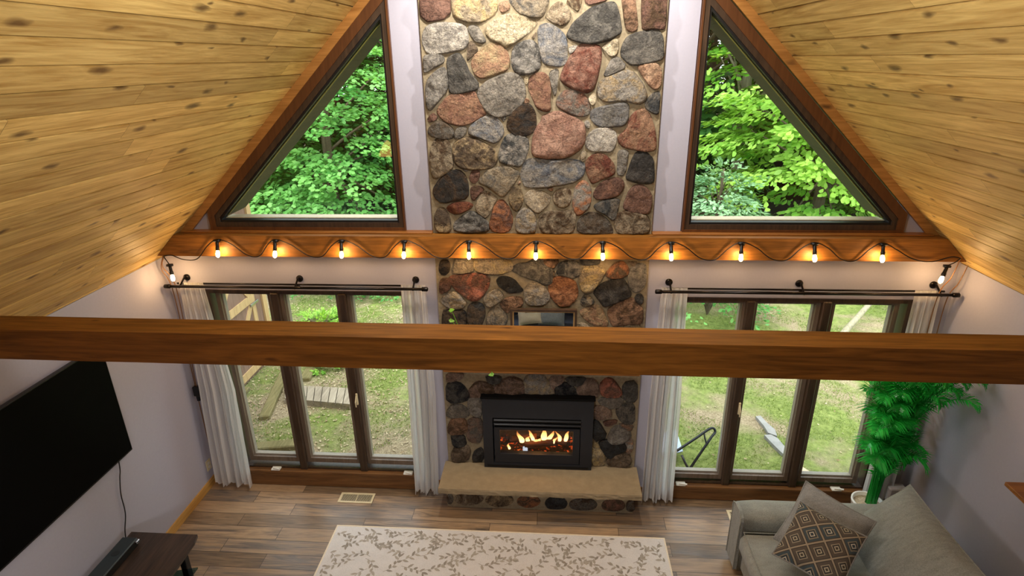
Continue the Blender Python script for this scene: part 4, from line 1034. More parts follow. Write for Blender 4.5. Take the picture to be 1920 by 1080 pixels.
# ------------------------------------------------------------------ sofa along the right wall
sf = thing('sofa', 'taupe woven sofa along the right wall below the shelf', 'sofa', (2.3, -1.9, 0))
SX0, SX1 = 1.62, 2.95
b = MB(); b.box((SX0+.03, -2.75, .06), (SX1-.02, -.74, .30), .02); b.build('base', M_sofa, sf)
for x in (1.72, 2.85):
    for y in (-.80, -2.72):
        b = MB(); b.lathe((x, y, .001), [(.022, 0), (.03, .06)], 12); b.build('foot', M_dark, sf)
def arm(y0, y1):
    prof = [(y0, .05), (y0, .50), (y0-.012, .545), (y0+.005, .585), (y0+(y1-y0)*.3, .615), (y0+(y1-y0)*.7, .612), (y1-.004, .585), (y1+.012, .54), (y1, .50), (y1, .05)]
    n = 10; rows = []
    for i in range(n+1):
        x = SX0+(SX1-SX0)*i/n; e = 0 if i not in (0, n) else .012
        cy = (y0+y1)/2
        rows.append([(x, cy+(y-cy)*(1-e*4), z-(e if z > .3 else 0)) for y, z in prof])
    b = MB(); b.grid(rows, True); m = len(prof)
    b.face(list(range(m))); b.face([n*m+i for i in range(m)][::-1])
    o = b.build('arm', M_sofa, sf, True)
    b = MB(); q = [(cy_, z) for cy_, z in [(y0+.012, .055), (y0+.012, .5), (y0+.004, .545), (y0+.016, .575), (y0+(y1-y0)*.3, .602), (y0+(y1-y0)*.7, .60), (y1-.016, .575), (y1-.004, .54), (y1-.012, .5), (y1-.012, .055)]]
    b.prism(q, lambda p, x: (x, p[0], p[1]), SX0-.022, SX0+.002); b.build('front_panel', M_backc, o)
    edge = [(SX0-.024, y, z) for y, z in q]; b = MB(); b.tube(edge, .005, 6); b.build('piping', M_sofa, o, True)
arm(-.925, -.705); arm(-2.98, -2.76)
b = MB(); b.box((SX1-.22, -2.76, .30), (SX1-.01, -.925, .60), .05); b.build('back_frame', M_sofa, sf)
for y1 in (-.93, -1.85):
    y0 = y1-.905
    b = MB(); b.box((SX0-.03, y0, .295), (2.62, y1, .475), .045); o = b.build('seat_cushion', M_sofa, sf, True)
    b = MB(); b.tube([(2.55, y1-.02, .472), (SX0+.0, y1-.02, .472), (SX0+.0, y0+.02, .472), (2.55, y0+.02, .472)], .005, 6); b.build('piping', M_sofa, o)
nrm = Vector((-.72, 0, .69)).normalized(); up_ = Vector((.69, 0, .72)).normalized(); yv = Vector((0, 1, 0))
for yc, sd in ((-1.255, 3), (-2.18, 5)):
    pillow('back_cushion', None, None, (yv, up_, nrm), (2.64, yc, .60), .96, .66, .26, M_backc, sf, sd, None, .03, 3.4)

# throw pillows in the far corner of the sofa
Mg = ((0.7708, -0.6108, -0.1808), (0.5656, 0.5256, 0.6354), (-0.2931, -0.5921, 0.7507))
Mg = tuple(Vector(v) for v in Mg)
pillow('throw_pillow', 'plain grey woven throw pillow standing behind the diamond patterned one', 'pillow', Mg, (2.111, -1.126, .69), .50, .50, .16, M_gpillow, None, 2)
def diamond():
    t = NT('diamond_tapestry'); v = t.coord('UV', (8.6, 8.6, 1), (0, 0, PI/4))
    fr = t.n('ShaderNodeVectorMath', operation='FRACTION'); t.l(v, fr.inputs[0])
    sb_ = t.n('ShaderNodeVectorMath', operation='SUBTRACT'); t.l(fr.outputs[0], sb_.inputs[0]); sb_.inputs[1].default_value = (.5, .5, .5)
    ab = t.n('ShaderNodeVectorMath', operation='ABSOLUTE'); t.l(sb_.outputs[0], ab.inputs[0])
    sx = t.n('ShaderNodeSeparateXYZ'); t.l(ab.outputs[0], sx.inputs[0]); d = t.math('MAXIMUM', sx.outputs[0], sx.outputs[1])
    fl = t.n('ShaderNodeVectorMath', operation='FLOOR'); t.l(v, fl.inputs[0])
    wn = t.n('ShaderNodeTexWhiteNoise', noise_dimensions='2D'); t.l(fl.outputs[0], wn.inputs[0])
    c1 = t.ramp(d, [(0, lin((70, 62, 54))), (.07, lin((178, 168, 146))), (.12, lin((60, 57, 55))), (.2, lin((154, 143, 123))), (.25, lin((88, 79, 70))), (.40, lin((70, 63, 58))), (.455, lin((156, 142, 121)))], 'CONSTANT')
    c2 = t.ramp(d, [(0, lin((56, 66, 74))), (.08, lin((196, 188, 170))), (.13, lin((48, 56, 62))), (.21, lin((136, 126, 108))), (.27, lin((66, 78, 84))), (.40, lin((74, 66, 60))), (.455, lin((156, 142, 121)))], 'CONSTANT')
    col = t.mix(t.math('GREATER_THAN', wn.outputs[0], .55), c1, c2)
    n = t.noise(t.coord('UV'), 420, 2); col = t.mix(.35, col, t.ramp(n, [(.3, (.55, .55, .55, 1)), (.7, (1.3, 1.3, 1.3, 1))]), 'MULTIPLY')
    p = t.principled(col, .75, t.bump(n, .4, .002), spec=.3); return t.m
Z_ = Vector((-.255, -.44, .86)).normalized(); X_ = Vector((0.7401, -0.6724, -0.011)); X_ = (X_-Z_*X_.dot(Z_)).normalized(); Y_ = Z_.cross(X_)
pillow('throw_pillow', 'diamond patterned brown and teal throw pillow in front of the grey one', 'pillow', (X_, Y_, Z_), (1.985, -1.33, .742), .45, .45, .15, diamond(), None, 4, M_gpillow)

# wall shelf
b = MB(); b.box((3.085, -2.4, 1.272), (XR-.001, -1.285, 1.30), .003); s_ = b.build('wall_shelf', M_trimoak, None); tag(s_, 'honey coloured wooden ledge on the right wall above the sofa', 'shelf')

# ------------------------------------------------------------------ palm
pm = thing('potted_palm', 'bright green artificial palm in a white pot in the right corner', 'palm', (2.86, -.36, 0))
PC = Vector((2.86, -.36, 0))
b = MB(); b.lathe(PC+Vector((0, 0, .001)), [(.085, 0), (.10, .02), (.125, .29), (.13, .30), (.13, .315), (.115, .315), (.112, .27), (.02, .268)], 28); b.build('pot', plain('white_glazed_pot', (232, 230, 226), .3), pm, True)
b = MB(); b.lathe(PC+Vector((0, 0, .262)), [(.11, 0), (.11, .022), (.02, .028)], 24); b.build('soil', plain('pale_moss', (170, 156, 130), .95, var=.4, scale=60), pm, True)
rs = random.Random(9)
def frond(base, tip, bend, half, n_leaf, seed):
    base, tip = Vector(base), Vector(tip); rr = random.Random(seed); tb = rr.uniform(.15, .85)
    c1 = base+Vector((0, 0, (tip.z-base.z)*.55+.12)); c2 = tip+Vector(((base.x-tip.x)*.35, (base.y-tip.y)*.35, bend))
    C = bez(base, c1, c2, tip, 40); b = MB(); b.t = .3
    b.tube(C, [.006-.0045*i/40 for i in range(41)], 5)
    for i in range(n_leaf):
        t = .24+.76*i/(n_leaf-1); k = t*40; i0 = min(39, int(k)); p = C[i0].lerp(C[i0+1], k-i0); d = (C[i0+1]-C[i0]).normalized()
        sdv = d.cross(Vector((0, 0, 1)))
        if sdv.length < .15: sdv = d.cross(Vector((0, 1, 0)))
        sdv.normalize(); up = sdv.cross(d).normalized()
        L = half*(math.sin(PI*min(1, (t-.24)/.76*.82+.16))**.7)*rr.uniform(.85, 1.1)
        for sg in (-1, 1):
            dd = (sdv*sg*.78+d*.66+up*rr.uniform(.02, .22)).normalized(); w = .0062; q = dd.cross(up).normalized()
            mid = p+dd*L*.5+Vector((0, 0, .01)); en = p+dd*L-Vector((0, 0, L*.22))
            b.t = min(1, max(0, tb+rr.uniform(-.3, .3)))
            k0 = b.add([p+q*w*.4, p-q*w*.4, mid-q*w, mid+q*w, mid+up*.003+(en-mid)*.05, en]); b.face([k0, k0+1, k0+2, k0+3]); b.face([k0+3, k0+2, k0+5])
    return b.build('frond', M_palm, pm)
tips = [hit(1836, 768, 1, -.74), hit(1848, 722, 1, -.74), hit(1800, 735, 1, -.4), hit(1625, 735, 1, -.42), hit(1632, 775, 1, -.5), hit(1622, 842, 1, -.5), hit(1735, 880, 1, -.55), hit(1720, 722, 1, -.6),
        hit(1690, 745, 1, -.62), hit(1650, 790, 1, -.62), hit(1700, 800, 1, -.6), hit(1715, 845, 1, -.45), hit(1660, 720, 1, -.3), hit(1780, 722, 1, -.72), hit(1665, 850, 1, -.55), hit(1640, 870, 1, -.45), hit(1700, 870, 1, -.5), hit(1630, 715, 1, -.5), hit(1680, 715, 1, -.45), hit(1655, 755, 1, -.6), hit(1675, 800, 1, -.62), hit(1690, 830, 1, -.5), hit(1665, 770, 1, -.4), hit(1640, 815, 1, -.6), hit(1685, 775, 1, -.6), hit(1800, 742, 1, -.72), hit(1765, 762, 1, -.66), hit(1745, 735, 1, -.6), hit(1725, 772, 1, -.6), hit(1815, 728, 1, -.7)]
for i, p in enumerate(tips):
    x = min(p.x, XR-.06)
    p = Vector((x, min(p.y, -.2), p.z))
    a = rs.uniform(0, 6.28); bs = PC+Vector((.035*math.cos(a)+.03, .035*math.sin(a), .28))
    frond(bs, p, .16+.12*rs.random(), rs.uniform(.19, .26), 46, i)
for i in range(5):
    a = rs.uniform(0, 6.28); bs = PC+Vector((.04*math.cos(a)+.03, .04*math.sin(a), .28))
    b = MB(); b.t = .1; b.tube(bez(bs, bs+Vector((0, 0, .2)), bs+Vector((.02, 0, .4)), bs+Vector((rs.uniform(-.05, .08), 0, .65)), 8), [.009-.0005*k for k in range(9)], 7); b.build('stem', M_palm, pm, True)

# ------------------------------------------------------------------ under the loft: the sofa seen in the mirror, pendant seen in the glass
ns = thing('sofa', 'dark navy sofa under the loft, seen only in the mirror', 'sofa', (0, -3.5, 0))
b = MB(); b.box((-1.1, -3.85, .05), (1.1, -2.9, .42), .04); b.build('base', M_navy, ns)
b = MB(); b.obox((0, -3.62, .60), (1, 0, 0), (0, 1, .25), (0, -.25, 1), (1.1, .12, .33), .06); b.build('backrest', M_navy, ns)
for sx in (-1, 1):
    b = MB(); b.box((sx*1.1-.11, -3.85, .05), (sx*1.1+.11, -2.9, .62), .05); b.build('arm', M_navy, ns)
n_ = Vector((0, .8, .6)); X1 = Vector((-.98, .02, -.15)).normalized(); X1 = (X1-n_*X1.dot(n_)).normalized(); Y1 = n_.cross(X1)
cpw = pillow('throw_pillow', 'cream pillow with dark writing reflected in the mantel mirror', 'pillow', (X1, Y1, n_), (-.205, -3.19, .57), .33, .33, .13, M_creamp, None, 6)
b = MB()
for k, (a0, a1) in enumerate(((-.07, .05), (-.09, .07), (-.06, .06))):
    pc = Vector((-.205, -3.19, .57))+n_*.067+Y1*(.065-.035*k)+X1*((a0+a1)/2); b.obox(pc, X1, Y1, n_, ((a1-a0)/2, .006, .002))
b.build('printed_lines', M_gasket, cpw)
X2 = Vector((-1, .0, .08)).normalized(); X2 = (X2-n_*X2.dot(n_)).normalized(); Y2 = n_.cross(X2)
pillow('throw_pillow', 'grey ribbed pillow reflected in the mantel mirror', 'pillow', (X2, Y2, n_), (.115, -3.21, .565), .36, .36, .13, M_knit, None, 7)
pl = thing('pendant_lamp', 'warm pendant lamp seen only as a reflection in the left gable glass', 'lamp', (-2.255, -3.7, 2.70))
b = MB(); b.tube([(-2.255, -3.7, zc(-2.255)-.005), (-2.255, -3.7, 2.86)], .005, 6); b.build('cord', M_black, pl)
b = MB(); b.lathe((-2.255, -3.7, 2.65), [(.14, 0), (.142, .004), (.06, .17), (.02, .2), (.02, .21)], 24); b.build('lamp_shade', emis('amber_shade', (1., .5, .14), 6.), pl, True)

# ------------------------------------------------------------------ outdoors: ground
GZ = -.2
n = 60; b = MB(); rows = []
for i in range(n+1):
    row = []
    for j in range(n+1):
        x = -32+64*i/n; y = .16+44*(j/n)**1.5
        z = GZ+.03*noise.noise(Vector((x*.6, y*.6, 0)))*min(1, y) + max(0, y-7)*.015
        row.append((x, y, z))
    rows.append(row)
b.grid(rows); o = b.build('ground', M_lawn, None, True); o['kind'] = 'structure'
def gz(x, y): return GZ+.03*noise.noise(Vector((x*.6, y*.6, 0)))*min(1, y)+max(0, y-7)*.015

def fast_mesh(name, V, k, tint, mat, parent=None):          # V: (n*k, 3) array of n k-sided leaves
    nf = len(V)//k; me = bpy.data.meshes.new(name)
    me.vertices.add(len(V)); me.vertices.foreach_set('co', np.asarray(V, np.float32).ravel())
    me.loops.add(len(V)); me.loops.foreach_set('vertex_index', np.arange(len(V), dtype=np.int32))
    me.polygons.add(nf); me.polygons.foreach_set('loop_start', np.arange(0, len(V), k, dtype=np.int32))
    me.update(calc_edges=True)
    a = me.attributes.new('tint', 'FLOAT', 'FACE'); a.data.foreach_set('value', np.asarray(tint, np.float32))
    me.materials.append(mat); me.validate()
    o = bpy.data.objects.new(name, me); COL.objects.link(o)
    if parent is not None: o.parent = parent
    return o
def unit(a): return a/np.maximum(np.linalg.norm(a, axis=-1, keepdims=True), 1e-9)
LEAF = {
 'maple': np.array([(0, 0), (.28, .05), (.5, .3), (.26, .42), (.3, .75), (0, 1.), (-.3, .75), (-.26, .42), (-.5, .3), (-.28, .05)]),
 'oval': np.array([(0, 0), (.2, .3), (.27, .62), (.12, .9), (0, 1.), (-.12, .9), (-.27, .62), (-.2, .3)]),
 'blade': np.array([(-.04, 0), (.04, 0), (0, 1.)]),
 'chip': np.array([(0, 0), (.3, .35), (.1, 1.), (-.28, .5)])}
def leaves(pos, direc, normal, size, shape):
    L = LEAF[shape]; d = unit(direc); nn = unit(normal - d*np.sum(normal*d, 1, keepdims=True)); s = np.cross(d, nn)
    V = pos[:, None, :]+(s[:, None, :]*L[None, :, :1]+d[:, None, :]*L[None, :, 1:])*size[:, None, None]
    V -= nn[:, None, :]*(np.abs(L[None, :, :1])*.35+L[None, :, 1:]**2*.12)*size[:, None, None]
    return V.reshape(-1, 3), len(L)

# grass and litter: nobody could count the blades
N = 150000; x = rng.uniform(-7, 7, N); y = .25+6.2*rng.random(N)**1.25
keep = np.array([noise.noise(Vector((a*1.1, c*1.1, 4)))+.25*noise.noise(Vector((a*5, c*5, 8)))-(.05 if a < -.6 else -.06) > 0 for a, c in zip(x, y)]); x, y = x[keep], y[keep]; N = len(x)
pos = np.stack([x, y, np.array([gz(a, c) for a, c in zip(x, y)])], 1)
dr = np.stack([rng.normal(0, .55, N), rng.normal(0, .55, N), np.full(N, .75)], 1); nr_ = rng.normal(0, 1, (N, 3))
L = LEAF['blade']*np.array([[2.2, 1]])
LEAF['grass'] = L
V, k = leaves(pos, dr, nr_, rng.uniform(.02, .055, N), 'grass'); tag(fast_mesh('grass', V, k, rng.random(N), M_grass), 'short patchy lawn grass outside the windows', 'grass', kind='stuff')
N = 9000; x = np.concatenate([rng.uniform(-6, -.8, 8500), rng.uniform(.8, 6, 500)]); y = .3+5.5*rng.random(N)
pos = np.stack([x, y, np.array([gz(a, c) for a, c in zip(x, y)])+.02], 1); dr = np.stack([rng.normal(0, 1, N), rng.normal(0, 1, N), rng.normal(0, .25, N)], 1); nr_ = np.stack([rng.normal(0, .35, N), rng.normal(0, .35, N), np.ones(N)], 1)
V, k = leaves(pos, dr, nr_, rng.uniform(.016, .045, N), 'chip'); tag(fast_mesh('fallen_leaves', V, k, rng.random(N), M_litter), 'dry pale leaves scattered over the yard', 'fallen leaves', kind='stuff')

# ------------------------------------------------------------------ outdoors: trees and bushes
def sprays(centres, outward, n_leaf, Ls, ws, size, shape, droop, tilt, tint0):
    P, D, Nn, Sz, T = [], [], [], [], []
    for c, o, L, w in zip(centres, outward, Ls, ws):
        o = np.array(o); o /= np.linalg.norm(o)+1e-9; s = np.cross(o, (0, 0, 1)); s /= np.linalg.norm(s)+1e-9
        up = np.cross(s, o)
        a = rng.random(n_leaf); lat = rng.uniform(-1, 1, n_leaf)*np.sin(np.clip(a*.9+.12, 0, 1)*PI)**.7
        p = c+o*(a*L)[:, None]+s*(lat*w)[:, None]-np.array((0, 0, 1))*((a**2+.5*lat**2)*droop*L)[:, None]+up*rng.normal(0, .04*L, n_leaf)[:, None]
        d = o*(.6+rng.random((n_leaf, 1)))+s*(lat*1.2)[:, None]+rng.normal(0, .25, (n_leaf, 3))-np.array((0, 0, .35))
        P.append(p); D.append(d); Nn.append(up+o*tilt+rng.normal(0, .28, (n_leaf, 3))); Sz.append(size*rng.uniform(.7, 1.25, n_leaf)); T.append(np.clip(tint0+rng.normal(0, .22)+rng.normal(0, .14, n_leaf), 0, 1))
    P, D, Nn = map(np.concatenate, (P, D, Nn)); V, k = leaves(P, D, Nn, np.concatenate(Sz), shape)
    return V, k, np.concatenate(T)
def tree(label, x, y, h, cr, cz, ns, nl, size, shape, mat, bark, tr, name='tree', group=None, lean=(0, 0), spray=(.9, .55), droop=.45, tilt=.6, tint=.55, low=-1., cat='tree'):
    z = gz(x, y); root = thing(name, label, cat, (x, y, z-.02), group)
    top = Vector((x+lean[0], y+lean[1], z+h*.92)); base = Vector((x, y, z-.03)); rs_ = random.Random(int(x*100+y*10))
    C = bez(base, base.lerp(top, .3)+Vector((rs_.uniform(-.1, .1), 0, 0)), base.lerp(top, .65)+Vector((rs_.uniform(-.2, .2), 0, 0)), top, 12)
    b = MB(); b.tube(C, [tr*(1.25-.9*i/12) for i in range(13)], 10); b.build('trunk', bark, root, True)
    cc = Vector((x+lean[0]*.75, y+lean[1]*.75, z+h*cz)); vr = h*(1-cz)*1.02
    cen, out = [], []; b = MB()
    for i in range(ns):
        u = rs_.uniform(low, 1); a = rs_.uniform(0, 2*PI); r = math.sqrt(max(0, 1-u*u)); q = rs_.uniform(.55, .98)
        c = np.array((cc.x+cr*r*q*math.cos(a), cc.y+cr*r*q*math.sin(a), cc.z+vr*u*q)); o = np.array((r*math.cos(a)+.001, r*math.sin(a), .12+.25*u))
        cen.append(c); out.append(o)
        if i % max(1, ns//22) == 0:
            k = min(12, max(3, int(12*min(1, max(.25, (c[2]-z)/h*.8))))); s0 = C[k]; e = Vector(c); b.tube(bez(s0, s0.lerp(e, .35)+Vector((0, 0, .15)), s0.lerp(e, .7)+Vector((0, 0, .1)), e, 6), [tr*.32*(1-.12*j) for j in range(7)], 5)
    b.build('branches', bark, root, True)
    rr = [rs_.uniform(.75, 1.25) for _ in range(ns)]
    V, k, T = sprays(cen, out, nl, [spray[0]*q for q in rr], [spray[1]*q for q in rr], size, shape, droop, tilt, tint)
    V = V-np.array(root.location); fast_mesh('foliage', V, k, T, mat, root)
    return root
G = 'trees beyond the yard'
# left gable window: maples with layered boughs
tree('maple with drooping pale boughs filling the left gable window', -5.6, 10.2, 6.6, 2.7, .42, 330, 80, .115, 'maple', M_maple, M_bark, .13, group=G)
tree('maple at the lower left corner of the left gable window', -8.9, 10.4, 6.2, 2.5, .4, 270, 80, .115, 'maple', M_maple, M_bark, .12, group=G, tint=.62)
tree('darker maple rising behind the left gable window\'s drooping maples', -4.2, 14.0, 9.0, 2.9, .5, 250, 60, .14, 'maple', M_bush, M_bark, .16, group=G, tint=.15)
tree('dark maple standing tall behind the corner maple on the left', -8.6, 14.5, 9.0, 3.2, .5, 240, 60, .14, 'maple', M_bush, M_bark, .16, group=G, tint=.25)
# right gable window: lime leaved trees, pale trunks, blue-green shrub
tree('lime green tree with long leaves filling the right gable window', 6.3, 9.4, 6.4, 2.3, .45, 230, 56, .17, 'oval', M_lime, M_bark, .12, group=G, spray=(.7, .5), droop=.3, tilt=.8, low=-.9, tint=.7)
tree('bright lime leaved tree at the lower right of the right gable window', 8.9, 9.6, 4.6, 2.1, .42, 190, 56, .17, 'oval', M_lime, M_bark, .11, group=G, spray=(.7, .5), droop=.3, tilt=.8, tint=.4)
tree('pale trunked tree left of the lime green tree', 5.2, 12.2, 8.5, 2.0, .55, 120, 42, .19, 'oval', M_lime, M_barkpale, .15, group=G, spray=(.8, .5), droop=.35, tilt=.7, tint=.25)
tree('tall grey trunked tree deep in the right woods', 8.6, 14.2, 10.0, 2.8, .55, 190, 42, .19, 'maple', M_bush, M_barkpale, .18, group=G, tint=.3)
tree('blue green shrubby tree low at the left of the right gable window', 3.75, 8.3, 2.0, .75, .46, 120, 40, .11, 'oval', M_blueleaf, M_bark, .06, group=G, spray=(.45, .3), tint=.55)
# the woods behind
for i, (x, y) in enumerate(((-15, 17), (-11.5, 18.5), (-8, 17.5), (-4.6, 18.8), (-1.2, 17.8), (2.2, 18.6), (5.6, 17.6), (9.2, 18.4), (12.6, 17.4), (16, 18.5), (-13, 13), (13.2, 12.6), (4.2, 14.6), (7.6, 20.5), (10.8, 21), (-6.4, 21.5), (-3, 21.2), (3.6, 21.4))):
    r_ = tree('x', x, y, 10.5, 3.0, .46, 150, 34, .27, 'maple', M_deep, M_bark, .18, group='dark woods at the back', spray=(1.3, .9), tint=.5)
    r_['label'] = 'dark forest tree far back in the woods, one of a row' 
def bush(label, x, y, r, h, ns, mat, size=.075, shape='oval', tint=.5):
    z = gz(x, y); root = thing('bush', label, 'bush', (x, y, z-.02)); cen, out = [], []; b = MB()
    for i in range(ns):
        u = rng.uniform(-.2, 1); a = rng.uniform(0, 2*PI); q = rng.uniform(.35, .9); rr = math.sqrt(1-u*u) if u > 0 else 1
        c = np.array((x+r*rr*q*math.cos(a), y+r*rr*q*math.sin(a), z+h*(.28+.62*u*q))); cen.append(c); out.append((rr*math.cos(a), rr*math.sin(a), .35+.6*u))
        if i % 6 == 0: b.tube(bez((x, y, z), (x, y, z+h*.3), Vector(c)-Vector((0, 0, h*.15)), c, 5), .012, 5)
    b.build('stems', M_bark, root)
    V, k, T = sprays(cen, out, 26, [r*.45]*ns, [r*.3]*ns, size, shape, .25, .5, tint); fast_mesh('foliage', V-np.array(root.location), k, T, mat, root); return root
bush('rounded green bush at the top of the first right window pane', 2.75, 4.75, .95, 1.25, 110, M_bush, .085)
bush('low green bush beyond the shed corner', -5.3, 6.0, .9, .55, 60, M_bush, .08, tint=.3)
bush('low weedy bush at the top of the middle left pane', -4.05, 5.9, 1.0, .42, 60, M_bush, .08, tint=.25)
bush('low weedy bush at the top of the left window\'s last pane', -2.9, 6.1, .9, .45, 60, M_bush, .08, tint=.4)
bush('bright green weed clump in the left yard by the old timbers', -3.15, 2.75, .26, .22, 26, M_lime, .05, tint=.4)
bush('bright green weed patch in the left yard before the low bushes', -3.75, 4.05, .4, .25, 34, M_lime, .055, tint=.5)
# leaning sapling whose crown reaches above the right windows
sp = thing('sapling', 'slender leaning tree trunk crossing the last right pane', 'tree', (4.05, 3.25, -.22))
e_ = hit(1630, 570, 1, 4.6); c_ = hit(1575, 632, 1, 3.7); top = e_+(e_-c_)*1.6
b = MB(); P = catmull([(4.05, 3.25, -.22), tuple(c_), tuple(e_), tuple(top)], 6); b.tube(P, [.062-.0018*i for i in range(len(P))], 10); b.build('trunk', M_barkpale, sp, True)
cen, out = [], []
for i in range(70):
    a = rng.uniform(0, 2*PI); u = rng.uniform(-.3, 1); q = rng.uniform(.3, 1); cen.append(np.array(top)+np.array((1.0*q*math.cos(a), 1.0*q*math.sin(a), .5*u))); out.append((math.cos(a), math.sin(a), .2+u*.4))
V, k, T = sprays(cen, out, 30, [.5]*70, [.35]*70, .12, 'oval', .35, .6, .5); fast_mesh('foliage', V-np.array(sp.location), k, T, M_lime, sp)

# ------------------------------------------------------------------ outdoors: shed, boardwalk, timbers, flagstones, lounger
sh = thing('garden_shed', 'brown shed with tan cross braced doors outside the left window', 'shed', (-4.6, 1.0, GZ))
M_brown = wood('mauve_brown_siding', (112, 86, 72), (150, 120, 102), axis=2, rough=.8, knots=False)
M_tan = wood('tan_trim_board', (176, 142, 96), (216, 184, 134), axis=2, rough=.7, knots=False)
b = MB(); b.box((-6.4, -.9, GZ-.02), (-4.075, 3.02, 2.5)); b.build('siding', M_brown, sh)
b = MB(); b.xz([(-6.7, 2.45), (-5.24, 3.3), (-3.8, 2.45), (-3.8, 2.55), (-5.24, 3.42), (-6.7, 2.55)], -1.0, 3.2); b.build('shed_roof', plain('grey_shingle', (90, 86, 82), .95), sh)
b = MB(); b.box((-4.09, 2.93, GZ), (-4.045, 3.035, 2.45)); b.build('corner_board', M_tan, sh)
def door(y0, y1):
    z0, z1 = GZ+.06, 1.85; w = .09; x0, x1 = -4.07, -4.045
    b = MB(); b.box((-4.074, y0, z0), (-4.062, y1, z1)); d = b.build('door', M_brown, sh)
    b = MB()
    b.box((x0, y0, z0), (x1, y0+w, z1)); b.box((x0, y1-w, z0), (x1, y1, z1))
    for zz in (z0, .82, z1-w): b.box((x0, y0+w, zz), (x1, y1-w, zz+w+.02))
    for za, zb in ((z0+w, .82), (.82+w, z1-w)):
        for s1 in (0, 1):
            p = Vector((-4.058, y0+w, za if s1 else zb)); q = Vector((-4.058, y1-w, zb if s1 else za)); d_ = (q-p)
            b.obox((p+q)/2, (1, 0, 0), d_, Vector((1, 0, 0)).cross(d_), (.010+.001*s1, d_.length/2, w/2.2))
    b.build('brace', M_tan, d)
    b = MB(); b.box((-4.045, y1-.16, .78), (-4.02, y1+.05, .82), .005); b.build('hinge', M_steel, d)
door(.75, 1.72); door(1.76, 2.72)
bw = thing('boardwalk', 'short weathered plank walkway in the left yard', 'walkway', (-2.95, 1.75, GZ))
M_gplank = wood('weathered_grey_plank', (118, 106, 90), (172, 160, 140), axis=1, rough=.9, knots=False)
c0, c1, c2, c3 = [hit(*q, 2, GZ+.06) for q in ((525, 746), (652, 740), (660, 775), (527, 757))]
c0, c1, c2, c3 = Vector((-3.46, 2.03, 0)), Vector((-2.50, 1.98, 0)), Vector((-2.42, 1.60, 0)), Vector((-3.32, 1.70, 0))
for i in range(9):
    a, c = i/9+.006, (i+1)/9-.006; b = MB()
    b.xy([tuple(c3.lerp(c2, a))[:2], tuple(c3.lerp(c2, c))[:2], tuple(c0.lerp(c1, c))[:2], tuple(c0.lerp(c1, a))[:2]], GZ+.05, GZ+.085); b.build('plank', M_gplank, bw)
for t0 in (.12, .88):
    b = MB(); p, q = c3.lerp(c0, t0), c2.lerp(c1, t0); d_ = q-p; b.obox(((p+q)/2)+Vector((0, 0, GZ+.005)), d_, Vector((-d_.y, d_.x, 0)), (0, 0, 1), (d_.length/2, .04, .045)); b.build('joist', M_gplank, bw)
M_tie = wood('mossy_old_timber', (92, 88, 52), (140, 128, 88), axis=1, rough=.95, knots=False)
for lab, p, q, w in (('mossy old timber lying away from the left window past the boardwalk', (-3.42, 1.32), (-3.68, 2.6), .065), ('weathered timber lying along the foot of the left window', (-3.35, .72), (-2.72, .84), .07), ('long mossy timber beside the shed doors', (-3.95, 1.25), (-4.0, 2.0), .06), ('half buried timber by the bright weed clump in the left yard', (-3.28, 2.25), (-3.42, 3.3), .07)):
    p, q = Vector((*p, GZ+.02)), Vector((*q, GZ+.02)); d_ = q-p; b = MB(); b.obox((0, 0, 0), d_, Vector((-d_.y, d_.x, 0)), (0, 0, 1), (d_.length/2, w, .055), .012)
    b.v = [(v[0]+(p.x+q.x)/2, v[1]+(p.y+q.y)/2, v[2]+GZ+.01) for v in b.v]
    tag(b.build('garden_timber', M_tie, None, False, ((p.x+q.x)/2, (p.y+q.y)/2, GZ)), lab, 'timber')
M_flag = plain('blue_grey_flagstone', (142, 140, 136), .8, var=.15, scale=12, bump=.3); M_flag2 = plain('buff_paving', (196, 178, 146), .85, var=.12, scale=10, bump=.3)
for lab, px, m in (('thin grey flagstone farthest along the lawn path outside the right window', [(1417, 781), (1426, 780), (1437, 792), (1453, 806), (1457, 818), (1440, 812), (1433, 800)], M_flag),
                   ('long grey flagstone nearest the middle right pane', [(1433, 816), (1445, 815), (1458, 822), (1476, 843), (1480, 862), (1462, 846), (1446, 830)], M_flag),
                   ('buff paving stone at the foot of the last right pane', [(1500, 872), (1508, 878), (1530, 892), (1526, 905), (1500, 905), (1488, 890)], M_flag2)):
    b = MB(); W = [hit(x, y, 2, GZ+.03) for x, y in px]; b.xy([(p.x, p.y) for p in W], GZ-.03, GZ+.035)
    c = sum(W, Vector())/len(W); tag(b.build('flagstone', m, None, False, (c.x, c.y, GZ)), lab, 'paving stone')
gl_ = thing('garden_lounger', 'black tube framed folding lounger outside the first right pane', 'lounger', (1.65, .95, GZ))
M_tubeblk = plain('black_tube', (34, 36, 40), .35, .5)
fz = GZ+.02
f0 = hit(1292, 881, 2, fz); t1 = hit(1333, 803, 1, f0.y+.35); t2 = hit(1341, 809, 1, f0.y+.35); s0 = hit(1268, 846, 1, f0.y+.12); s1 = hit(1278, 856, 1, f0.y+.1)
xm = s0.x-.48
for mir in (False, True):
    fl = (lambda p: Vector((2*xm-p.x, p.y, p.z))) if mir else (lambda p: Vector(p))
    b = MB(); b.tube(catmull([fl(q) for q in (s0, s0.lerp(t1, .55), t1, t2, t2.lerp(f0, .15))], 8)+[fl(f0)], .014, 8); b.tube([fl(f0), fl(f0.lerp(s1, .5)), fl(s1+Vector((0, 0, .02)))], .013, 8)
    q_ = t1.lerp(t2, .5)+(f0-t2)*.22; b.tube(catmull([fl(t1+(s0-t1)*.2), fl(q_+Vector((-.03, 0, .01))), fl(t2.lerp(f0, .34))], 6), .009, 8); b.build('end_loop', M_tubeblk, gl_, True)
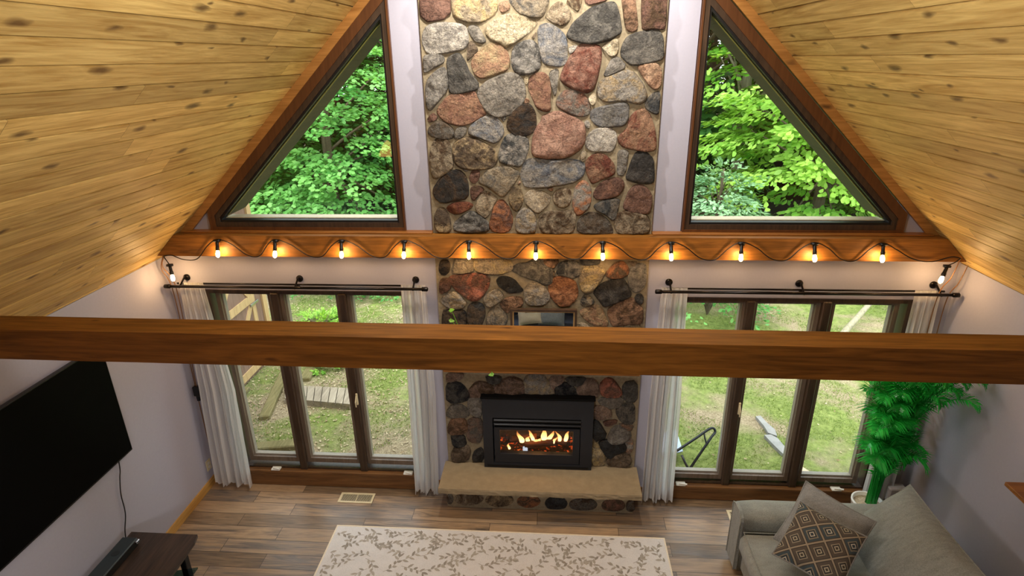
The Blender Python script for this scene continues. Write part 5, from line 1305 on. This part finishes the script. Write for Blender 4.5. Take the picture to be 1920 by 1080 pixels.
for dy in (-.02, .44):
    b = MB(); b.tube(catmull([s0+Vector((0, dy, 0)), s0+Vector((-.48, dy, -.05)), fl(s0)+Vector((0, dy, 0))], 8), .014, 8); b.build('side_rail', M_tubeblk, gl_, True)
b = MB(); rows = [[(s0.x+.08-.95*t, s0.y+.03+.4*u, s0.z-.02-.10*math.sin(t*PI)+.14*t*t) for u in (0, .5, 1)] for t in [i/12 for i in range(13)]]; b.grid(rows); rows2 = [[(p[0], p[1], p[2]-.008) for p in r][::-1] for r in rows]; b.grid(rows2)
b.build('sling_seat', plain('pale_blue_sling', (176, 190, 206), .7), gl_, True)

# ------------------------------------------------------------------ light
w = bpy.data.worlds.new('overcast_sky'); SC.world = w; w.use_nodes = True; nt = w.node_tree; nt.nodes.clear()
bg = nt.nodes.new('ShaderNodeBackground'); ou = nt.nodes.new('ShaderNodeOutputWorld'); nt.links.new(bg.outputs[0], ou.inputs[0])
bg.inputs[0].default_value = (.86, .94, 1., 1); bg.inputs[1].default_value = 3.6
def lamp(name, ty, loc, energy, color=(1, 1, 1), **kw):
    d = bpy.data.lights.new(name, ty); d.energy = energy; d.color = color
    for k_, v_ in kw.items(): setattr(d, k_, v_)
    o = bpy.data.objects.new(name, d); COL.objects.link(o); o.location = loc; return o
s = lamp('sun', 'SUN', (0, 0, 20), 4.4, (1, .97, .9), angle=1.2); s.rotation_euler = Vector((.15, .45, -1)).to_track_quat('-Z', 'Y').to_euler()
for x in (-.5, .57):
    q = lamp('ridge_lamp', 'SPOT', (x, -.85, 4.95), 150, (1, .93, .82), spot_size=2.2, spot_blend=.9, shadow_soft_size=.05); q.rotation_euler = Vector((-x*.3, .62, -.9)).to_track_quat('-Z', 'Y').to_euler()
lamp('loft_fill_light', 'POINT', (.04, -2.45, 4.15), 82, (1, .97, .91), shadow_soft_size=.3); lamp('loft_fill_light', 'POINT', (.0, -6.2, 4.1), 25, (1, .97, .92), shadow_soft_size=.3)  # unseen fill points, added to brighten the ceiling and upper room
for x in (-.8,): lamp('downstairs_fill_light', 'POINT', (x, -4.3, 2.12), 125, (1, .97, .94), shadow_soft_size=.25)  # unseen fill point under the loft, added to lift the lower room
lamp('fire_glow', 'POINT', (0, .04, .70), 2.5, (1, .45, .12), shadow_soft_size=.05)

SC.cycles.use_light_tree = True; SC.cycles.max_bounces = 10; SC.cycles.diffuse_bounces = 5; SC.cycles.transparent_max_bounces = 24
SC.cycles.sample_clamp_indirect = 6; SC.cycles.caustics_reflective = False; SC.cycles.caustics_refractive = False
SC.cycles.use_denoising = True
vs = SC.view_settings; vs.view_transform = 'Standard'; vs.look = 'None'; vs.gamma = 1; vs.use_curve_mapping = False; vs.exposure = .12
